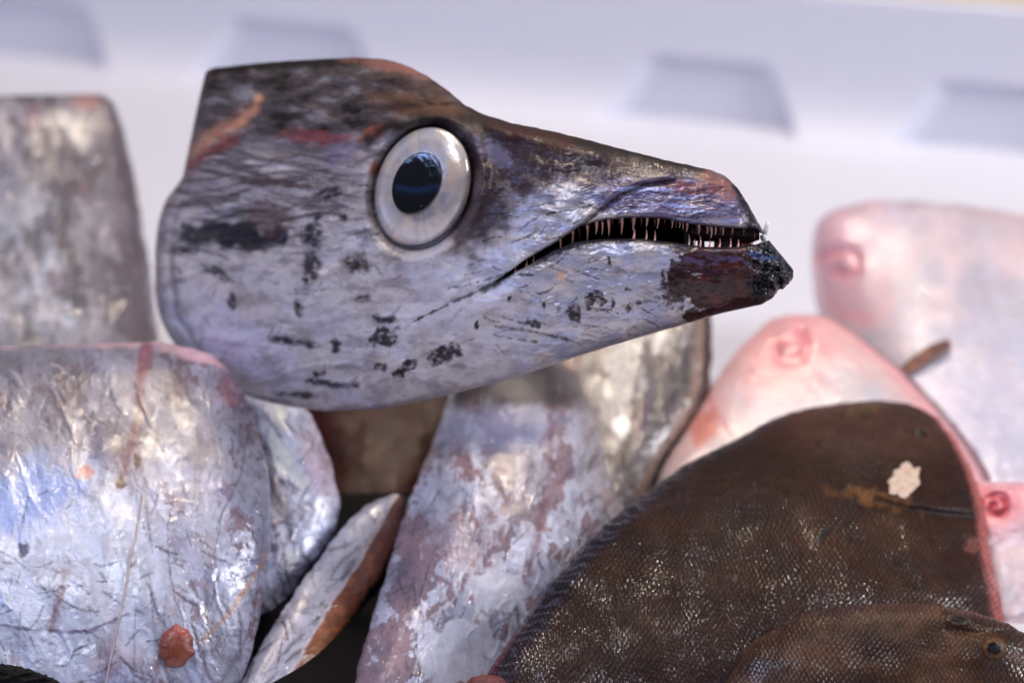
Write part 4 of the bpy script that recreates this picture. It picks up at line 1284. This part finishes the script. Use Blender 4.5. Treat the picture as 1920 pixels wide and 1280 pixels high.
J = loft('flatfish', stJ, M_PINK, pale_paint(731, lin(188, 178, 186), [(1480, 640, 130, 80, -20, .75, lin(228, 152, 156)), (1400, 700, 100, 60, -40, .4, lin(228, 178, 176)), (1640, 680, 160, 30, 40, .4, lin(228, 176, 170))],
                                             [(spJ, 13, .55, lin(200, 70, 90)), ([(1540, 655), (1560, 668)], 8, .5, PK2)], ex_j), 420, 300,
         height=line_h([(spJ, 13, 9)], 733), e=2.5)
tag(J, 'rosy flatfish lying belly up with a red curled mouth, behind the large brown one', 'flatfish', 'flatfish at the right')

spM = spiral(1866, 950, 30, 5, 1.3, math.radians(160), .9)
stM = [(1800, 905, 1830, 903, 5480, 5480, 10), (1790, 925, 1900, 903, 5470, 5470, 50), (1780, 970, 2000, 915, 5450, 5450, 80), (1790, 1050, 2080, 980, 5420, 5420, 100), (1810, 1150, 2120, 1100, 5370, 5370, 110), (1830, 1250, 2100, 1230, 5320, 5320, 90), (1860, 1350, 2000, 1350, 5290, 5290, 15)]
M_ = loft('flatfish', stM, M_PINK, pale_paint(751, lin(216, 190, 202), [(1866, 945, 70, 55, 0, .85, lin(230, 132, 142))], [(spM, 6, .9, lin(188, 44, 66)), ([(1866, 1180), (1885, 1160), (1925, 1150)], 3, .6, lin(150, 120, 150))]), 240, 200,
          height=line_h([(spM, 8, 14)], 753), e=2.5)
tag(M_, 'pink-mouthed pale flatfish peeping out at the right edge beside the large brown one', 'flatfish', 'flatfish at the right')


def brown_paint(seed, edges, extra=None):
    def f(x, y, s, t):
        c = np.broadcast_to(lin(46, 28, 22), x.shape + (3,)).copy()
        c = mix(c, smooth(-.1, .5, fbm(x / 160, y / 120, seed, 4)) * .7, lin(60, 38, 26))
        c = mix(c, smooth(0, .5, fbm(x / 110, y / 90, seed + 3, 4)) * .7, lin(36, 26, 25))
        c = mix(c, smooth(0.1, .5, fbm(x / 30, y / 24, seed + 5, 3)) * .25, lin(36, 28, 28))
        c = mix(c, (1 - smooth(.0, .045, t)) * .7, lin(40, 34, 38))
        rough = .42 + .06 * fbm(x / 20, y / 20, seed + 9, 2)
        metal = 0 * x
        coat = .5 + 0 * x
        if extra is not None:
            c, rough, metal, coat = extra(c, rough, metal, coat, x, y, s, t)
        return np.clip(c, .002, .85), pr(rough, metal, coat)
    return f


def ex_k(c, rough, metal, coat, x, y, s, t):
    # smooth dry-looking upper part, wet glittering lower part
    wet = smooth(860, 960, y + 0.28 * (x - 1400) * -1 + 60 * fbm(x / 90, y / 90, 801, 3))
    coat = .04 + .55 * wet * smooth(-.15, .35, fbm(x / 70, y / 60, 802, 5, .65))
    c = mix(c, blob(x, y, 1600, 800, 190, 60, 8, .3, 60, 803, .6) * .6, lin(76, 54, 47))
    c = mix(c, blob(x, y, 1645, 935, 60, 14, 12, 1.1, 26, 804, .7) * .45, lin(126, 84, 46))
    c = mix(c, line(x, y, [(1640, 938), (1700, 955), (1770, 965), (1836, 972)], 4, 2, 12, 805) * .7, lin(30, 24, 26))
    c = mix(c, blob(x, y, 1622, 768, 34, 9, -8, .5, 16, 806) * .7, lin(84, 66, 40))
    c = mix(c, blob(x, y, 1822, 1020, 12, 16, 0, .8, 14, 807, .6) * .5, lin(130, 80, 74))
    # fin fringe along the left edge
    fr = 1 - smooth(.03, .075, t)
    ray = smooth(.3, .8, np.sin(s * 420 + 5 * fbm(s * 30, t * 20, 808, 2)))
    c = mix(c, fr * .8, lin(34, 32, 40))
    c = mix(c, fr * ray * .45, lin(96, 92, 110))
    c = mix(c, smooth(.965, .99, t) * .75, lin(168, 96, 92))
    c = mix(c, (1 - smooth(.0, .02, t)) * smooth(.45, .6, s) * .6, lin(140, 60, 66))
    c = mix(c, smooth(1060, 1280, y) * .25, lin(52, 40, 38))
    return c, rough, metal, coat


def h_k(x, y, s, t):
    H = 14 * fbm(x / 260, y / 200, 811, 3)
    H += -12 * line(x, y, [(1640, 938), (1700, 955), (1770, 965), (1836, 972)], 9) + 10 * line(x, y, [(1640, 920), (1700, 937), (1770, 947), (1830, 952)], 16)
    H += 13 * line(x, y, [(1690, 800), (1720, 792), (1745, 806)], 18) - 16 * np.exp(-(((x - 1728) / 20) ** 2 + ((y - 812) / 12) ** 2))
    H += 10 * line(x, y, [(1590, 768), (1625, 762), (1655, 768)], 12)
    H += 16 * np.exp(-(((x - 1318 - 0) / 300) ** 2 + ((y - 1080) / 120) ** 2))
    H += -8 * line(x, y, [(1200, 930), (1180, 1020), (1120, 1130), (1050, 1280)], 40)
    H += 1.0 * fbm(x / 12, y / 12, 812, 2)
    return H


stK = [(1590, 754, 1660, 749, 5640, 5640, 12), (1530, 763, 1715, 760, 5620, 5620, 50), (1460, 782, 1760, 785, 5570, 5580, 80), (1370, 828, 1798, 838, 5460, 5500, 105), (1265, 882, 1828, 895, 5330, 5420, 120),
       (1180, 945, 1846, 960, 5210, 5340, 130), (1105, 1008, 1858, 1040, 5090, 5250, 132), (1042, 1078, 1874, 1100, 4980, 5170, 132), (990, 1150, 1884, 1165, 4900, 5110, 130), (942, 1218, 1890, 1230, 4840, 5060, 126),
       (890, 1300, 1895, 1300, 4800, 5020, 120), (820, 1410, 1860, 1400, 4770, 4980, 110), (800, 1520, 1700, 1510, 4760, 4920, 70), (900, 1620, 1400, 1620, 4760, 4880, 10)]
Kf = loft('flatfish', stK, M_BROWN, brown_paint(821, None, ex_k), 700, 620, height=h_k, e=2.2)
tag(Kf, 'large dark brown flatfish with scaly glittering back and a pale scrap on its head', 'flatfish', 'flatfish at the right')


def disc(name, cx, cy, rx, ry, dg, d0, hgt, mat, parent, paint, gx=0, gy=0, edge=0.0, seed=1, nr=26, na=60):
    rr = np.linspace(0.01, 1, nr); aa = np.linspace(0, 2 * np.pi, na, endpoint=False)
    Rg, Ag = np.meshgrid(rr, aa, indexing='ij')
    w = 1 + edge * fbm(np.cos(Ag) * 2.2 + seed, np.sin(Ag) * 2.2, seed, 4)
    a = math.radians(dg)
    u = rx * Rg * w * np.cos(Ag); v = ry * Rg * w * np.sin(Ag)
    X = cx + u * math.cos(a) - v * math.sin(a); Y = cy + u * math.sin(a) + v * math.cos(a)
    base = d0 + gx * (X - cx) + gy * (Y - cy)
    D = base - hgt * np.sqrt(np.maximum(1 - Rg ** 2.4, 0))
    Db = base[::-1] + hgt * .5 * np.sqrt(np.maximum(1 - Rg[::-1] ** 2.4, 0)) + .5
    V = np.concatenate([P(X, Y, D).reshape(-1, 3), P(X[::-1], Y[::-1], Db).reshape(-1, 3)])
    idx = np.arange(2 * nr * na).reshape(2 * nr, na)
    idx = np.concatenate([idx, idx[:, :1]], 1)
    c, p = paint(X.ravel(), Y.ravel(), Rg.ravel(), Ag.ravel())
    c = np.concatenate([c, c[::-1]]); p = np.concatenate([p, p[::-1]])
    cr_ = np.concatenate([np.stack([X.ravel(), Y.ravel(), D.ravel()], 1)] * 2) / 100
    return link_mesh(name, V, sheet_faces(idx), mat, parent, col=np.clip(c, .001, .88), prm=p, crd=cr_)


def p_eye_small(rim, pup, pr_=0.5):
    def f(X, Y, R, A):
        c = np.broadcast_to(rim, X.shape + (3,)).copy()
        c = mix(c, smooth(0, .4, fbm(X / 6, Y / 6, 900, 3)) * .5, rim * .5)
        c = mix(c, 1 - smooth(pr_ - .08, pr_ + .05, R), pup)
        return c, pr(.3 + 0 * X, 0 * X, .15 + 0 * X)
    return f


d, gx, gy = grad(stK, 1728, 812, h_k)
disc('eye', 1728, 813, 20, 13, 35, d + 2, 10, M_FLESH, Kf, p_eye_small(lin(92, 66, 48), lin(22, 20, 22), .6), gx, gy)
d, gx, gy = grad(stK, 1626, 768, h_k)
disc('eye', 1626, 769, 22, 8, -5, d + 2, 5, M_FLESH, Kf, p_eye_small(lin(62, 50, 32), lin(36, 30, 22), .5), gx, gy)
d, gx, gy = grad(stK, 1556, 996, h_k)
disc('pectoral_fin', 1556, 996, 30, 12, -38, d + 1, 2.5, M_DARK, Kf, p_eye_small(lin(18, 16, 18), lin(14, 12, 14)), gx, gy, edge=.3, seed=5)
d, gx, gy = grad(stK, 1697, 900, h_k)


def p_scrap(X, Y, R, A):
    c = np.broadcast_to(lin(206, 178, 162), X.shape + (3,)).copy()
    c = mix(c, smooth(-.1, .4, fbm(X / 10, Y / 10, 910, 3)) * .6, lin(180, 150, 138))
    return c, pr(.4 + 0 * X, 0 * X, .3 + 0 * X)


o = disc('skin_scrap', 1697, 900, 34, 26, -50, d - 3, 4, M_FLESH, None, p_scrap, gx, gy, edge=.38, seed=12)
tag(o, 'ragged cream scrap of skin stuck on the head of the large brown flatfish', 'scrap')


def ex_l(c, rough, metal, coat, x, y, s, t):
    c = mix(c, .12 + .45 * smooth(-.3, .5, fbm(x / 130, y / 90, 851, 3)), lin(102, 72, 54))
    coat = .1 + .4 * smooth(1180, 1260, y) * smooth(-.2, .3, fbm(x / 50, y / 50, 852, 2))
    c = mix(c, (1 - smooth(.0, .03, t)) * .3, lin(90, 60, 60))
    c = mix(c, line(x, y, [(1770, 1148), (1800, 1160), (1850, 1170), (1905, 1200)], 6, 3, 10, 853) * .7, lin(40, 30, 28))
    return c, rough, metal, coat


def h_l(x, y, s, t):
    H = 8 * fbm(x / 200, y / 150, 861, 3)
    H += 14 * np.exp(-(((x - 1798) / 34) ** 2 + ((y - 1160) / 16) ** 2)) + 20 * np.exp(-(((x - 1862) / 34) ** 2 + ((y - 1214) / 32) ** 2))
    H += -7 * line(x, y, [(1780, 1178), (1830, 1188), (1900, 1180)], 7)
    return H


stL = [(1230, 1330, 1240, 1400, 4860, 4860, 10), (1300, 1282, 1310, 1480, 4850, 4820, 45), (1360, 1236, 1370, 1560, 4840, 4800, 70), (1440, 1184, 1450, 1620, 4835, 4790, 90), (1530, 1144, 1540, 1650, 4830, 4780, 100),
       (1640, 1132, 1640, 1660, 4830, 4780, 105), (1750, 1134, 1745, 1650, 4830, 4780, 105), (1840, 1150, 1830, 1620, 4830, 4780, 100), (1915, 1182, 1900, 1560, 4830, 4790, 90), (1970, 1230, 1960, 1480, 4830, 4800, 60), (2000, 1300, 2000, 1400, 4830, 4820, 12)]
Lf = loft('flatfish', stL, M_BROWN, brown_paint(841, None, ex_l), 500, 320, height=h_l, e=2.3)
tag(Lf, 'smaller brown flatfish with bulging golden eye, nearest in the lower right corner', 'flatfish', 'flatfish at the right')
d, gx, gy = grad(stL, 1862, 1214, h_l, 2.3)
disc('eye', 1864, 1215, 24, 21, 10, d + 4, 12, M_FLESH, Lf, p_eye_small(lin(84, 56, 32), lin(10, 12, 18), .56), gx * .6, gy * .6)
d, gx, gy = grad(stL, 1797, 1160, h_l, 2.3)
disc('eye', 1797, 1161, 25, 10, 8, d + 3, 5, M_FLESH, Lf, p_eye_small(lin(58, 42, 32), lin(16, 14, 16), .62), gx, gy, edge=.2)

stN = [(862, 1290, 866, 1330, 4780, 4780, 12), (885, 1268, 890, 1340, 4780, 4780, 26), (925, 1264, 930, 1345, 4780, 4780, 30), (965, 1276, 965, 1345, 4780, 4780, 26), (1000, 1300, 1000, 1340, 4780, 4780, 10)]
N = loft('red_fish', stN, M_FLESH, flesh(lin(120, 66, 62), lin(96, 50, 54), 871), 60, 50)
tag(N, 'small reddish fin lobe at the bottom edge beside the large brown flatfish', 'fish piece')

# ------------------------------------------------------------------ small scraps on the pile
hA = silver_height(70, 31, 4.8)


def p_or(X, Y, R, A):
    c = np.broadcast_to(lin(124, 66, 48), X.shape + (3,)).copy()
    c = mix(c, smooth(-.1, .4, fbm(X / 12, Y / 12, 920, 3)), lin(112, 50, 42))
    c = mix(c, (1 - smooth(1180, 1205, Y)) * .5, lin(160, 74, 78))
    return c, pr(.3 + 0 * X, 0 * X, .9 + 0 * X)


d, gx, gy = grad(stA, 330, 1212, hA, 2.4)
o = disc('flesh_lump', 330, 1212, 34, 40, 10, d + 1, 16, M_FLESH, None, p_or, gx, gy, edge=.25, seed=22)
tag(o, 'round orange flesh lump on the lower part of the left silver body', 'scrap')
pts_ = [(266, 925), (258, 980), (244, 1050), (232, 1120), (214, 1200), (196, 1290)]
M_RAY = plain('pale_fin_ray', lin(176, 160, 160), rough=.4, coat=.5)
V_ = []
for (a_, b_) in catmull([(p[0], p[1], p[0], p[1]) for p in pts_], 40)[:, :2]:
    dd = ksurf(stA, a_, b_, hA, 2.4) - 3
    for i in range(8):
        an = i * math.pi / 4
        V_.append(P(a_ + 2.0 * math.cos(an), b_, dd + 2.0 * math.sin(an)))
ix = np.arange(320).reshape(40, 8)
ray = link_mesh('fin_ray', np.array(V_), sheet_faces(np.concatenate([ix, ix[:, :1]], 1), True), M_RAY)
tag(ray, 'thin pale fin ray lying down the left silver body', 'fin ray')


def p_ice(X, Y, R, A):
    c = np.broadcast_to(lin(226, 226, 236), X.shape + (3,)).copy()
    return c, pr(.15 + 0 * X, 0 * X, 1 + 0 * X)


o = disc('ice_chip', 1437, 428, 5, 13, 12, 4850, 5, M_FLESH, None, p_ice, edge=.5, seed=31, nr=10, na=24)
tag(o, 'tiny clear ice chip stuck at the tip of the snout', 'ice chip')
o = disc('ice_chip', 1431, 446, 6, 7, -20, 4846, 5, M_FLESH, None, p_ice, edge=.4, seed=33, nr=10, na=24)
tag(o, 'small white ice chip wedged between the front jaw tips', 'ice chip')

for ob in bpy.data.objects:
    if '_o' in ob: del ob['_o']
